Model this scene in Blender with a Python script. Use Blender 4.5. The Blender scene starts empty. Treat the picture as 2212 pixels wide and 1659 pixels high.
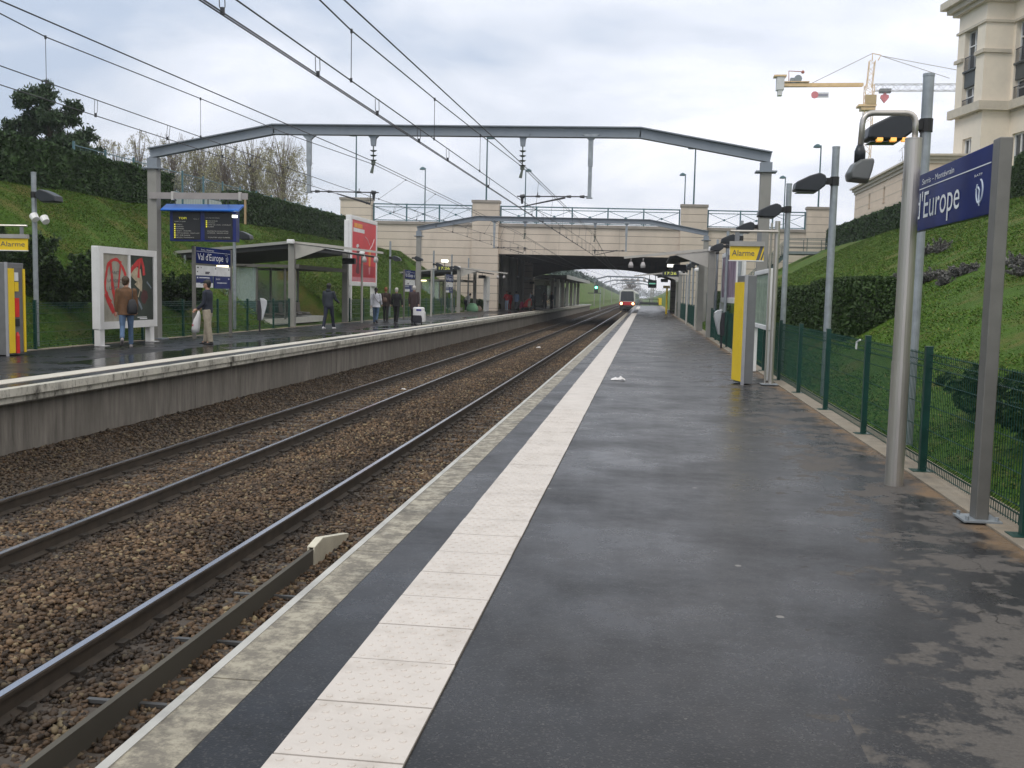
import bpy, math, random
import numpy as np
from mathutils import Matrix, Vector
R = math.radians
random.seed(7); rng = np.random.default_rng(7)
scene = bpy.context.scene
COL = scene.collection

# ---------------------------------------------------------------- camera, sky, sun, exposure
CAMH = 1.55
PSI, THE, ROL = 0.131144, 0.090825, 0.022
_f = Vector((-math.sin(PSI)*math.cos(THE), math.cos(PSI)*math.cos(THE), -math.sin(THE)))
_r0 = Vector((math.cos(PSI), math.sin(PSI), 0)); _u0 = _r0.cross(_f)
_r = _r0*math.cos(ROL) + _u0*math.sin(ROL); _u = _r.cross(_f)
cam = bpy.data.cameras.new('camera'); camo = bpy.data.objects.new('camera', cam); COL.objects.link(camo)
m = Matrix.Identity(4)
for i in range(3):
    m[i][0] = _r[i]; m[i][1] = _u[i]; m[i][2] = -_f[i]
m[2][3] = CAMH
camo.matrix_world = m
cam.sensor_width = 36; cam.lens = 2150/2212*36; cam.clip_start = .05; cam.clip_end = 3000
scene.camera = camo

def P(x, y, X=None, Y=None, Z=None):
    """point seen in the photo at (x, y) (picture 2212 wide) that lies on the plane X=, Y= or Z="""
    d = _r*((x-1106)/2150) + _u*((829.5-y)/2150) + _f
    t = X/d[0] if X is not None else Y/d[1] if Y is not None else (Z-CAMH)/d[2]
    return Vector((t*d[0], t*d[1], CAMH+t*d[2]))

SUN_EL, SUN_ROT = R(48), R(222)
w = bpy.data.worlds.new('World'); scene.world = w; w.use_nodes = True
nt = w.node_tree; N = nt.nodes; Lk = nt.links
for n in list(N): N.remove(n)
out = N.new('ShaderNodeOutputWorld'); bg = N.new('ShaderNodeBackground'); bg.inputs[1].default_value = 0.1
sky = N.new('ShaderNodeTexSky'); sky.sky_type = 'NISHITA'; sky.sun_disc = False
sky.sun_elevation = SUN_EL; sky.sun_rotation = SUN_ROT
tc = N.new('ShaderNodeTexCoord'); sp = N.new('ShaderNodeSeparateXYZ'); Lk.new(tc.outputs['Generated'], sp.inputs[0])
def wm_(op, a, b=None):
    n = N.new('ShaderNodeMath'); n.operation = op
    for i, v in enumerate((a, b)):
        if v is None: continue
        if isinstance(v, (int, float)): n.inputs[i].default_value = v
        else: Lk.new(v, n.inputs[i])
    return n.outputs[0]
zc = wm_('MAXIMUM', wm_('ADD', sp.outputs[2], .22), .05)
cx = wm_('DIVIDE', sp.outputs[0], zc); cy = wm_('DIVIDE', sp.outputs[1], zc)
cb = N.new('ShaderNodeCombineXYZ'); Lk.new(cx, cb.inputs[0]); Lk.new(cy, cb.inputs[1])
n1 = N.new('ShaderNodeTexNoise'); n1.inputs['Scale'].default_value = 1.1; n1.inputs['Detail'].default_value = 7; n1.inputs['Roughness'].default_value = .5; n1.inputs['Distortion'].default_value = .3
Lk.new(cb.outputs[0], n1.inputs['Vector'])
# broad drift of the cloud sheet: heavier to the left (west), thin and bright to the right
dx = wm_('MULTIPLY', sp.outputs[0], 0.46)
drift = wm_('ADD', wm_('ADD', wm_('ADD', wm_('MULTIPLY', n1.outputs['Fac'], 1.5), -0.25), dx), wm_('MULTIPLY', sp.outputs[2], -0.24))
cr = N.new('ShaderNodeValToRGB'); e = cr.color_ramp.elements
e[0].position = .18; e[0].color = (5.2, 6.1, 7.6, 1)
e[1].position = .64; e[1].color = (12.2, 12.1, 12.6, 1)
m1 = cr.color_ramp.elements.new(.34); m1.color = (7.6, 8.1, 9.1, 1)
m2 = cr.color_ramp.elements.new(.48); m2.color = (9.4, 9.7, 10.6, 1)
Lk.new(drift, cr.inputs[0])
# overcast: brighter towards the zenith
zen = wm_('ADD', wm_('MULTIPLY', wm_('POWER', wm_('MAXIMUM', sp.outputs[2], 0.0), 1.5), .55), 1.0)
vm = N.new('ShaderNodeVectorMath'); vm.operation = 'SCALE'; Lk.new(cr.outputs[0], vm.inputs[0]); Lk.new(zen, vm.inputs['Scale'])
mx = N.new('ShaderNodeMixRGB'); mx.inputs[0].default_value = .93
wmx = N.new('ShaderNodeMixRGB'); wmx.blend_type = 'MULTIPLY'; Lk.new(wm_('MINIMUM', wm_('MAXIMUM', wm_('MULTIPLY', wm_('ADD', sp.outputs[2], -.36), 4.0), 0.0), 1.0), wmx.inputs[0]); Lk.new(vm.outputs[0], wmx.inputs[1]); wmx.inputs[2].default_value = (1.05, 1, .88, 1)
Lk.new(sky.outputs[0], mx.inputs[1]); Lk.new(wmx.outputs[0], mx.inputs[2])
Lk.new(mx.outputs[0], bg.inputs[0]); Lk.new(bg.outputs[0], out.inputs[0])

sl = bpy.data.lights.new('sun', 'SUN'); sl.energy = 1.3; sl.angle = R(25); sl.color = (1, .94, .85)
so = bpy.data.objects.new('sun', sl); COL.objects.link(so)
so.rotation_euler = Vector((math.sin(SUN_ROT)*math.cos(SUN_EL), math.cos(SUN_ROT)*math.cos(SUN_EL), math.sin(SUN_EL))).to_track_quat('Z', 'Y').to_euler()
so.location = (0, 0, 60)
scene.view_settings.view_transform = 'Standard'; scene.view_settings.look = 'None'
scene.view_settings.exposure = 0.08; scene.view_settings.gamma = 1

# ---------------------------------------------------------------- helpers
def wmat(o):
    M = o.matrix_basis.copy()
    while o.parent: o = o.parent; M = o.matrix_basis @ M
    return M
def tag(o, label=None, cat=None, group=None, kind=None):
    if label: o['label'] = label
    if cat: o['category'] = cat
    if group: o['group'] = group
    if kind: o['kind'] = kind
    return o
def thing(name, label, cat, loc=(0, 0, 0), rz=0, group=None):
    o = bpy.data.objects.new(name, None); COL.objects.link(o)
    o.empty_display_size = .2; o.location = loc; o.rotation_euler = (0, 0, rz)
    return tag(o, label, cat, group)
def link_mesh(name, me, mats, parent=None, smooth=False):
    if not isinstance(mats, (list, tuple)): mats = [mats]
    for x in mats: me.materials.append(x)
    if smooth:
        me.polygons.foreach_set('use_smooth', np.ones(len(me.polygons), bool))
    o = bpy.data.objects.new(name, me); COL.objects.link(o)
    if parent: o.parent = parent
    return o
class MB:
    """collects shapes given in WORLD coordinates; build() turns them into the parent's space"""
    def __init__(s): s.v = []; s.f = []; s.mi = []; s.m = 0
    def add(s, vs, fs):
        b = len(s.v); s.v += [tuple(v) for v in vs]; s.f += [tuple(i+b for i in f) for f in fs]; s.mi += [s.m]*len(fs); return s
    def box(s, x0, x1, y0, y1, z0, z1):
        return s.add([(x0,y0,z0),(x1,y0,z0),(x1,y1,z0),(x0,y1,z0),(x0,y0,z1),(x1,y0,z1),(x1,y1,z1),(x0,y1,z1)],
              [(0,3,2,1),(4,5,6,7),(0,1,5,4),(1,2,6,5),(2,3,7,6),(3,0,4,7)])
    def obox(s, c, a, b, d):
        """box centred at c with full-length edge vectors a, b, d"""
        c, a, b, d = map(Vector, (c, a, b, d)); vs = []
        for k in (-.5, .5):
            for i, j in ((-.5,-.5),(.5,-.5),(.5,.5),(-.5,.5)): vs.append(c+a*i+b*j+d*k)
        return s.add(vs, [(0,3,2,1),(4,5,6,7),(0,1,5,4),(1,2,6,5),(2,3,7,6),(3,0,4,7)])
    def cyl(s, p0, p1, r0, r1=None, n=12, caps=True):
        r1 = r0 if r1 is None else r1; return s.tube([p0, p1], [r0, r1], n, caps)
    def tube(s, pts, r, n=8, caps=True):
        pts = [Vector(p) for p in pts]; k = len(pts)
        rs = r if isinstance(r, (list, tuple)) else [r]*k
        vs = []; fs = []; prev = None
        for i, p in enumerate(pts):
            t = (pts[min(i+1, k-1)]-pts[max(i-1, 0)])
            t = t.normalized() if t.length > 1e-9 else Vector((0,0,1))
            if prev is None:
                a = Vector((0,0,1)) if abs(t.z) < .9 else Vector((1,0,0))
                prev = t.cross(a).normalized()
            u = (prev - t*prev.dot(t)).normalized(); prev = u; v = t.cross(u)
            for j in range(n):
                an = 2*math.pi*j/n; vs.append(p+(u*math.cos(an)+v*math.sin(an))*rs[i])
        for i in range(k-1):
            for j in range(n):
                fs.append((i*n+j, i*n+(j+1)%n, (i+1)*n+(j+1)%n, (i+1)*n+j))
        if caps: fs.append(tuple(range(n-1, -1, -1))); fs.append(tuple((k-1)*n+j for j in range(n)))
        return s.add(vs, fs)
    def loft(s, rings, n=14):
        """closed body through (centre, rx, ry[, yaw]) horizontal ellipses or (centre, u, v) vectors"""
        vs = []; fs = []; k = len(rings)
        for rg in rings:
            c = Vector(rg[0])
            if isinstance(rg[1], (int, float)): u = Vector((rg[1],0,0)); v = Vector((0,rg[2],0))
            else: u, v = Vector(rg[1]), Vector(rg[2])
            for j in range(n):
                a = 2*math.pi*j/n; vs.append(c+u*math.cos(a)+v*math.sin(a))
        for i in range(k-1):
            for j in range(n): fs.append((i*n+j, i*n+(j+1)%n, (i+1)*n+(j+1)%n, (i+1)*n+j))
        fs.append(tuple(range(n-1,-1,-1))); fs.append(tuple((k-1)*n+j for j in range(n)))
        return s.add(vs, fs)
    def ball(s, c, rx, ry=None, rz=None, n=12, h=8):
        ry = rx if ry is None else ry; rz = rx if rz is None else rz
        rings = []
        for i in range(1, h):
            a = math.pi*i/h; rings.append(((c[0], c[1], c[2]-rz*math.cos(a)), rx*math.sin(a), ry*math.sin(a)))
        return s.loft(rings, n)
    def prism(s, poly, o, u, v, wv):
        """polygon (a, b) in the plane o+a*u+b*v, extruded by vector wv"""
        o, u, v, wv = map(Vector, (o, u, v, wv)); n = len(poly)
        vs = [o+u*a+v*b for a, b in poly]; vs += [p+wv for p in vs]
        fs = [tuple(range(n-1,-1,-1)), tuple(range(n, 2*n))]+[(i,(i+1)%n,n+(i+1)%n,n+i) for i in range(n)]
        return s.add(vs, fs)
    def build(s, name, mats, parent=None, smooth=False, bevel=0, remesh=0):
        vs = np.array(s.v, float)
        if parent is not None:
            Mi = np.array(wmat(parent).inverted()); vs = vs@Mi[:3,:3].T+Mi[:3,3]
        me = bpy.data.meshes.new(name); me.from_pydata(vs.tolist(), [], s.f)
        if len(set(s.mi)) > 1: me.polygons.foreach_set('material_index', s.mi)
        o = link_mesh(name, me, mats, parent, smooth)
        if remesh:
            md = o.modifiers.new('r', 'REMESH'); md.mode = 'VOXEL'; md.voxel_size = remesh; md.use_smooth_shade = True
            sm = o.modifiers.new('s', 'SMOOTH'); sm.iterations = 3; sm.factor = .5
            dg = bpy.context.evaluated_depsgraph_get()
            nm = bpy.data.meshes.new_from_object(o.evaluated_get(dg)); o.modifiers.clear()
            o.data = nm; nm.name = name; bpy.data.meshes.remove(me)
            if not nm.materials:
                for x in (mats if isinstance(mats, (list, tuple)) else [mats]): nm.materials.append(x)
            nm.polygons.foreach_set('use_smooth', np.ones(len(nm.polygons), bool))
        if bevel:
            md = o.modifiers.new('b', 'BEVEL'); md.width = bevel; md.segments = 2; md.limit_method = 'ANGLE'
        return o
def npmesh(name, V, F, mats, parent=None, smooth=False):
    """V (n,3) array, F (m,k) int array, all faces with k corners"""
    me = bpy.data.meshes.new(name); V = np.asarray(V, np.float32); F = np.asarray(F, np.int32)
    if parent is not None:
        Mi = np.array(wmat(parent).inverted()); V = (V@Mi[:3,:3].T+Mi[:3,3]).astype(np.float32)
    k = F.shape[1]
    me.vertices.add(len(V)); me.vertices.foreach_set('co', V.ravel())
    me.loops.add(F.size); me.loops.foreach_set('vertex_index', F.ravel())
    me.polygons.add(len(F)); me.polygons.foreach_set('loop_start', np.arange(0, F.size, k, dtype=np.int32))
    me.polygons.foreach_set('loop_total', np.full(len(F), k, np.int32))
    me.update(calc_edges=True); me.validate()
    return link_mesh(name, me, mats, parent, smooth)
def children(o): return [c for c in bpy.data.objects if c.parent == o]
def copy_tree(src, loc=None, rz=None, label=None, group=None, parent=None, kids=None):
    if kids is None:
        kids = {}
        for c in bpy.data.objects:
            if c.parent: kids.setdefault(c.parent.name, []).append(c)
    c = src.copy(); COL.objects.link(c)
    if parent is not None: c.parent = parent
    if loc is not None: c.location = loc
    if rz is not None: c.rotation_euler = (0, 0, rz)
    if label: c['label'] = label
    if group: c['group'] = group
    for k in kids.get(src.name, []): copy_tree(k, parent=c, kids=kids)
    return c
_txt = {}
def text(s, name, mat, parent, org, right, up, h, width=None, ext=.003, align='LEFT'):
    """lettering: org = left end of the baseline (world), h = cap height, width = overall width"""
    key = s
    if key not in _txt:
        cu = bpy.data.curves.new('t', 'FONT'); cu.body = s; cu.size = 1; cu.resolution_u = 3
        ob = bpy.data.objects.new('t', cu); COL.objects.link(ob)
        dg = bpy.context.evaluated_depsgraph_get(); me = bpy.data.meshes.new_from_object(ob.evaluated_get(dg))
        co = np.empty(len(me.vertices)*3); me.vertices.foreach_get('co', co); co = co.reshape(-1, 3)
        _txt[key] = (co, [tuple(p.vertices) for p in me.polygons])
        bpy.data.objects.remove(ob); bpy.data.curves.remove(cu)
    co, fs = _txt[key]
    if len(co) == 0: return None
    k = h/.7; x = co[:, 0]-co[:, 0].min(); kx = k if width is None else width/max(x.max(), 1e-6)
    right = np.array(right, float); right /= np.linalg.norm(right); up = np.array(up, float); up /= np.linalg.norm(up)
    nrm = np.cross(right, up); wd = x.max()*kx
    o0 = np.array(org, float)-(right*wd/2 if align == 'CENTER' else 0)
    V = o0+np.outer(x*kx, right)+np.outer(co[:, 1]*k, up)+nrm*ext
    mb = MB(); mb.add([tuple(v) for v in V], fs)
    return mb.build(name, mat, parent)

# ---------------------------------------------------------------- materials
MAT = {}
def _nodes(name):
    mt = bpy.data.materials.new(name); mt.use_nodes = True; nt = mt.node_tree
    b = nt.nodes['Principled BSDF']; MAT[name] = mt
    return mt, nt, b
def mat(name, col, rough=.6, metal=0, var=.12, scale=4., bump=0, bscale=60., spec=.5, emit=None, es=0, dirt=0, dcol=(.03,.028,.025), dscale=2.5, isl=0, stretch=(1,1,1), alpha=1, trans=0):
    if name in MAT: return MAT[name]
    mt, nt, b = _nodes(name); N = nt.nodes; L = nt.links
    b.inputs['Roughness'].default_value = rough; b.inputs['Metallic'].default_value = metal
    b.inputs['Specular IOR Level'].default_value = spec
    tc = N.new('ShaderNodeTexCoord'); mp = N.new('ShaderNodeMapping'); L.new(tc.outputs['Object'], mp.inputs[0]); mp.inputs['Scale'].default_value = stretch
    nz = N.new('ShaderNodeTexNoise'); nz.inputs['Scale'].default_value = scale; nz.inputs['Detail'].default_value = 6; L.new(mp.outputs[0], nz.inputs['Vector'])
    rp = N.new('ShaderNodeValToRGB'); L.new(nz.outputs['Fac'], rp.inputs[0]); e = rp.color_ramp.elements
    e[0].position = .3; e[1].position = .7
    e[0].color = (*[c*(1-var) for c in col], 1); e[1].color = (*[min(1, c*(1+var)) for c in col], 1)
    cur = rp.outputs[0]
    if isl:
        g = N.new('ShaderNodeNewGeometry'); mr = N.new('ShaderNodeMapRange'); L.new(g.outputs['Random Per Island'], mr.inputs[0])
        mr.inputs[3].default_value = 1-isl; mr.inputs[4].default_value = 1+isl
        vm = N.new('ShaderNodeVectorMath'); vm.operation = 'SCALE'; L.new(cur, vm.inputs[0]); L.new(mr.outputs[0], vm.inputs['Scale']); cur = vm.outputs[0]
    if dirt:
        d = N.new('ShaderNodeTexNoise'); d.inputs['Scale'].default_value = dscale; d.inputs['Detail'].default_value = 8; d.inputs['Roughness'].default_value = .65; L.new(mp.outputs[0], d.inputs['Vector'])
        dr = N.new('ShaderNodeValToRGB'); L.new(d.outputs['Fac'], dr.inputs[0]); dr.color_ramp.elements[0].position = .5; dr.color_ramp.elements[1].position = .72
        mm = N.new('ShaderNodeMath'); mm.operation = 'MULTIPLY'; L.new(dr.outputs[0], mm.inputs[0]); mm.inputs[1].default_value = dirt
        mx = N.new('ShaderNodeMixRGB'); L.new(mm.outputs[0], mx.inputs[0]); L.new(cur, mx.inputs[1]); mx.inputs[2].default_value = (*dcol, 1); cur = mx.outputs[0]
    L.new(cur, b.inputs['Base Color'])
    if bump:
        bn = N.new('ShaderNodeTexNoise'); bn.inputs['Scale'].default_value = bscale; bn.inputs['Detail'].default_value = 4; L.new(tc.outputs['Object'], bn.inputs['Vector'])
        bp = N.new('ShaderNodeBump'); bp.inputs['Strength'].default_value = bump; bp.inputs['Distance'].default_value = .02; L.new(bn.outputs['Fac'], bp.inputs['Height']); L.new(bp.outputs[0], b.inputs['Normal'])
    if emit: b.inputs['Emission Color'].default_value = (*emit, 1); b.inputs['Emission Strength'].default_value = es
    if trans: b.inputs['Transmission Weight'].default_value = trans
    if alpha < 1: b.inputs['Alpha'].default_value = alpha
    return mt
galv = mat('galvanised_steel', (.30,.33,.36), .5, .35, .15, 9, dirt=.25, dcol=(.16,.17,.17), dscale=6)
gant = mat('gantry_steel', (.22,.25,.29), .55, .2, .12, 2.5, dirt=.35, dcol=(.12,.12,.12))
gcol = mat('column_steel', (.27,.265,.25), .6, .2, .12, 2.5, dirt=.3, dcol=(.15,.14,.12))
steel = mat('brushed_steel', (.50,.47,.44), .38, .75, .1, 14, stretch=(1,1,.15))
greyp = mat('grey_post_paint', (.17,.165,.155), .45, .3, .1, 8)
dark = mat('dark_housing', (.028,.032,.04), .4, 0, .2, 6)
lampb = mat('lamp_housing', (.022,.026,.033), .42, .1, .15, 6)
black = mat('black_rubber', (.012,.012,.014), .6, 0, .2, 6)
white = mat('white_paint', (.74,.74,.75), .45, 0, .05, 3, dirt=.12, dcol=(.4,.39,.36))
offw = mat('off_white', (.62,.61,.58), .5, 0, .06, 3, dirt=.2, dcol=(.3,.29,.26))
fgreen = mat('fence_green', (.004,.045,.035), .4, 0, .15, 5)
teal = mat('railing_blue_green', (.06,.14,.17), .45, .1, .12, 3)
yel = mat('yellow_paint', (.80,.56,.02), .4, 0, .05, 4)
kgrey = mat('kiosk_grey', (.20,.205,.22), .4, .3, .08, 5)
klight = mat('kiosk_edge', (.42,.42,.46), .4, .3, .08, 5)
red = mat('red_paint', (.62,.02,.02), .4, 0, .1, 5)
signb = mat('sign_blue', (.009,.021,.125), .25, 0, .4, 1.2, spec=.02)
signd = mat('sign_dark_blue', (.01,.02,.14), .3, 0, .08, 3)
letter = mat('sign_lettering', (.78,.80,.84), .5, 0, .02, 3)
glass = mat('glass', (.55,.70,.66), .06, 0, .05, 2, alpha=.22, spec=.8)
frost = mat('tinted_glass', (.10,.17,.17), .15, 0, .08, 2, alpha=.72, spec=.6)
conc = mat('concrete', (.33,.315,.29), .85, 0, .15, 3, bump=.3, bscale=30, dirt=.4, dcol=(.12,.115,.10), dscale=1.5)
wirem = mat('wire_dark', (.05,.052,.06), .5, .4, .1, 3)
rust = mat('rail_rust', (.050,.038,.028), .8, .1, .3, 6, dirt=.4, dcol=(.03,.025,.02), dscale=5)
rtop = mat('rail_head', (.42,.43,.47), .22, .9, .1, 5, stretch=(1,.05,1))

# ---------------------------------------------------------------- ground materials
def noise(nt, vec, scale, detail=5, rough=.55):
    n = nt.nodes.new('ShaderNodeTexNoise'); n.inputs['Scale'].default_value = scale; n.inputs['Detail'].default_value = detail; n.inputs['Roughness'].default_value = rough
    nt.links.new(vec, n.inputs['Vector']); return n.outputs['Fac']
def ramp(nt, fac, stops):
    r = nt.nodes.new('ShaderNodeValToRGB'); el = r.color_ramp.elements
    for i, (p, c) in enumerate(stops):
        c = (c, c, c) if isinstance(c, (int, float)) else c
        x = el[i] if i < 2 else el.new(p)
        x.position = p; x.color = (*c, 1)
    nt.links.new(fac, r.inputs[0]); return r.outputs[0]
def mixc(nt, fac, a, b, mode='MIX'):
    m = nt.nodes.new('ShaderNodeMixRGB'); m.blend_type = mode
    for i, v in enumerate((fac, a, b)):
        if isinstance(v, (int, float)): m.inputs[i].default_value = v if i == 0 else (v, v, v, 1)
        elif isinstance(v, tuple): m.inputs[i].default_value = (*v, 1)
        else: nt.links.new(v, m.inputs[i])
    return m.outputs[0]
def mth(nt, op, a, b=0.):
    m = nt.nodes.new('ShaderNodeMath'); m.operation = op
    for i, v in enumerate((a, b)):
        if isinstance(v, (int, float)): m.inputs[i].default_value = v
        else: nt.links.new(v, m.inputs[i])
    return m.outputs[0]
def objvec(nt, scale=(1, 1, 1)):
    tc = nt.nodes.new('ShaderNodeTexCoord'); mp = nt.nodes.new('ShaderNodeMapping'); mp.inputs['Scale'].default_value = scale
    nt.links.new(tc.outputs['Object'], mp.inputs[0]); return mp.outputs[0]
def bump(nt, b, h, strength, dist=.02, prev=None):
    bp = nt.nodes.new('ShaderNodeBump'); bp.inputs['Strength'].default_value = strength; bp.inputs['Distance'].default_value = dist
    nt.links.new(h, bp.inputs['Height'])
    if prev is not None: nt.links.new(prev, bp.inputs['Normal'])
    nt.links.new(bp.outputs[0], b.inputs['Normal']); return bp.outputs[0]

def grass_mat(name, lo, hi, brown, bfrac):
    mt, nt, b = _nodes(name); v = objvec(nt)
    c = mixc(nt, ramp(nt, noise(nt, v, 1.3, 8, .7), [(.3, 0.), (.7, 1.)]), lo, hi)
    c = mixc(nt, ramp(nt, noise(nt, v, .45, 8, .72), [(bfrac, 0.), (bfrac+.16, 1.)]), c, brown)
    c = mixc(nt, ramp(nt, noise(nt, v, 14, 4, .7), [(.35, .4), (.65, 0.)]), c, tuple(x*.45 for x in lo))
    nt.links.new(c, b.inputs['Base Color']); b.inputs['Roughness'].default_value = .85; b.inputs['Specular IOR Level'].default_value = .2
    bump(nt, b, noise(nt, v, 22, 5, .7), .7, .08)
    return mt
gm = grass_mat('grass_ground', (.045,.105,.008), (.085,.165,.012), (.19,.145,.045), .50)

def asphalt(name, right=True):
    mt, nt, b = _nodes(name); v = objvec(nt)
    sx = nt.nodes.new('ShaderNodeSeparateXYZ'); nt.links.new(v, sx.inputs[0]); X, Y = sx.outputs[0], sx.outputs[1]
    wet = ramp(nt, noise(nt, v, 1.6, 12, .68), [(.35, (.010,.011,.014)), (.7, (.019,.018,.019))])
    fine = ramp(nt, noise(nt, v, 160, 2), [(.3, .75), (.75, 1.3)])
    c = mixc(nt, 1., wet, fine, 'MULTIPLY')
    big = mth(nt, 'ADD', mth(nt, 'MULTIPLY', noise(nt, v, 1.5, 12, .66), .75), mth(nt, 'MULTIPLY', noise(nt, v, 6, 8, .7), .25))
    if right:
        g = mth(nt, 'MULTIPLY', mth(nt, 'SUBTRACT', X, .7), .105); g = mth(nt, 'MINIMUM', mth(nt, 'MAXIMUM', g, -.06), .13)
        gy = mth(nt, 'MULTIPLY', mth(nt, 'MAXIMUM', mth(nt, 'SUBTRACT', 5.6, Y), 0.), .04)
        d = mth(nt, 'ADD', big, mth(nt, 'ADD', g, mth(nt, 'MULTIPLY', gy, mth(nt, 'GREATER_THAN', X, .8))))
    else: d = mth(nt, 'ADD', big, -.04)
    dry = ramp(nt, d, [(.615, 0.), (.655, 1.)])
    c = mixc(nt, mth(nt, 'MULTIPLY', dry, .9), c, mixc(nt, noise(nt, v, 60, 3), (.06,.055,.05), (.15,.135,.125)))
    agg = nt.nodes.new('ShaderNodeTexVoronoi'); agg.inputs['Scale'].default_value = 130; nt.links.new(v, agg.inputs['Vector']); ac = nt.nodes.new('ShaderNodeSeparateXYZ'); nt.links.new(agg.outputs['Color'], ac.inputs[0])
    c = mixc(nt, mth(nt, 'MULTIPLY', mth(nt, 'GREATER_THAN', ac.outputs[0], .9), .35), c, (.10,.095,.09))
    # pale flattened gum spots
    vo = nt.nodes.new('ShaderNodeTexVoronoi'); vo.inputs['Scale'].default_value = 1.9; nt.links.new(v, vo.inputs['Vector'])
    gum = mth(nt, 'MULTIPLY', mth(nt, 'LESS_THAN', mth(nt, 'ADD', vo.outputs['Distance'], mth(nt, 'MULTIPLY', noise(nt, v, 30, 2), .03)), .055), .6)
    c = mixc(nt, gum, c, (.26,.24,.22))
    vo2 = nt.nodes.new('ShaderNodeTexVoronoi'); vo2.inputs['Scale'].default_value = 4.3; nt.links.new(v, vo2.inputs['Vector'])
    c = mixc(nt, mth(nt, 'MULTIPLY', mth(nt, 'LESS_THAN', mth(nt, 'ADD', vo2.outputs['Distance'], mth(nt, 'MULTIPLY', noise(nt, v, 40, 2), .05)), .052), .45), c, (.20,.185,.17))
    ck = nt.nodes.new('ShaderNodeTexVoronoi'); ck.feature = 'DISTANCE_TO_EDGE'; ck.inputs['Scale'].default_value = .32
    wv = nt.nodes.new('ShaderNodeVectorMath'); wv.operation = 'ADD'; nz_ = nt.nodes.new('ShaderNodeTexNoise'); nz_.inputs['Scale'].default_value = 2.5; nz_.inputs['Detail'].default_value = 8; nt.links.new(v, nz_.inputs['Vector']); nt.links.new(v, wv.inputs[0]); nt.links.new(nz_.outputs['Color'], wv.inputs[1]); nt.links.new(wv.outputs[0], ck.inputs['Vector'])
    c = mixc(nt, mth(nt, 'MULTIPLY', mth(nt, 'LESS_THAN', ck.outputs['Distance'], .0022), .7), c, (.006,.006,.006))
    if right:
        sand = mth(nt, 'ADD', mth(nt, 'MULTIPLY', mth(nt, 'SUBTRACT', X, 2.35), .9), mth(nt, 'ADD', mth(nt, 'MULTIPLY', noise(nt, v, 2.2, 9, .7), .9), mth(nt, 'MULTIPLY', noise(nt, v, 45, 4), .3)))
        c = mixc(nt, mth(nt, 'MULTIPLY', ramp(nt, sand, [(.50, 0.), (.66, 1.)]), .8), c, (.21,.135,.075))
    nt.links.new(c, b.inputs['Base Color'])
    r = ramp(nt, mth(nt, 'ADD', mth(nt, 'MULTIPLY', noise(nt, v, .9, 8, .6), .75), mth(nt, 'MULTIPLY', noise(nt, v, 7, 8, .7), .25)), [(.34, .17), (.64, .46)])
    r = mixc(nt, dry, r, .8)
    if not right:
        pud = mth(nt, 'MULTIPLY', mth(nt, 'MULTIPLY', mth(nt, 'GREATER_THAN', X, -11.3), mth(nt, 'LESS_THAN', X, -10.05)), ramp(nt, noise(nt, v, .5, 4), [(.45, 0.), (.52, 1.)]))
        r = mixc(nt, pud, r, .04)
    nt.links.new(r, b.inputs['Roughness'])
    n0 = bump(nt, b, noise(nt, v, 3.5, 6), .12, .02)
    bump(nt, b, noise(nt, v, 110, 3), .22, .004, n0)
    b.inputs['Specular IOR Level'].default_value = .24
    return mt
asph = asphalt('wet_asphalt'); asphl = asphalt('wet_asphalt_far', False)

def peeled(name, a, c2, th=.5, stain=.5, sscale=(1,1,1)):
    mt, nt, b = _nodes(name); v = objvec(nt, sscale)
    k = ramp(nt, noise(nt, v, 8, 12, .78), [(th-.07, 0.), (th+.07, 1.)])
    aa = mixc(nt, ramp(nt, noise(nt, v, 2, 6), [(.35, 0.), (.7, 1.)]), a, tuple(x*.72 for x in a))
    c = mixc(nt, k, aa, c2)
    c = mixc(nt, mth(nt, 'MULTIPLY', ramp(nt, noise(nt, v, 1.3, 8, .7), [(.52, 0.), (.66, 1.)]), stain), c, (.03,.027,.022))
    nt.links.new(c, b.inputs['Base Color']); nt.links.new(mixc(nt, k, .4, .75), b.inputs['Roughness'])
    bump(nt, b, noise(nt, v, 8, 12, .78), .25, .005); return mt
cop = peeled('peeling_coping_paint', (.40,.355,.265), (.17,.152,.125), .49, .75)
copl = peeled('stained_coping_paint', (.60,.57,.48), (.32,.30,.26), .62, 1., (1,.6,1))
copd = peeled('stained_coping_face', (.60,.58,.52), (.06,.055,.045), .60, 1., (1,1.,.5))
asp_edge = mat('kerb_sand', (.27,.19,.11), .95, 0, .3, 20, bump=.4, bscale=90)
fkerb = mat('fence_kerb_concrete', (.26,.225,.18), .9, 0, .2, 6, bump=.3, bscale=50, dirt=.4, dcol=(.20,.13,.07), dscale=3)
tile = mat('tactile_tile', (.58,.53,.49), .5, 0, .05, 2.5, dirt=.45, dcol=(.33,.28,.235), dscale=4.5, spec=.3)
mt, nt, b = _nodes('wall_concrete'); v = objvec(nt)
vs = objvec(nt, (1, 1.6, .18))
c = mixc(nt, ramp(nt, noise(nt, vs, 4, 8, .7), [(.35, 0.), (.7, 1.)]), (.24,.22,.195), (.10,.09,.08))
c = mixc(nt, mth(nt, 'MULTIPLY', ramp(nt, noise(nt, v, .7, 6), [(.45, 0.), (.65, 1.)]), .5), c, (.12,.11,.095))
nt.links.new(c, b.inputs['Base Color']); b.inputs['Roughness'].default_value = .85; bump(nt, b, noise(nt, v, 25, 5), .25, .01)
wallc = mt

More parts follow.
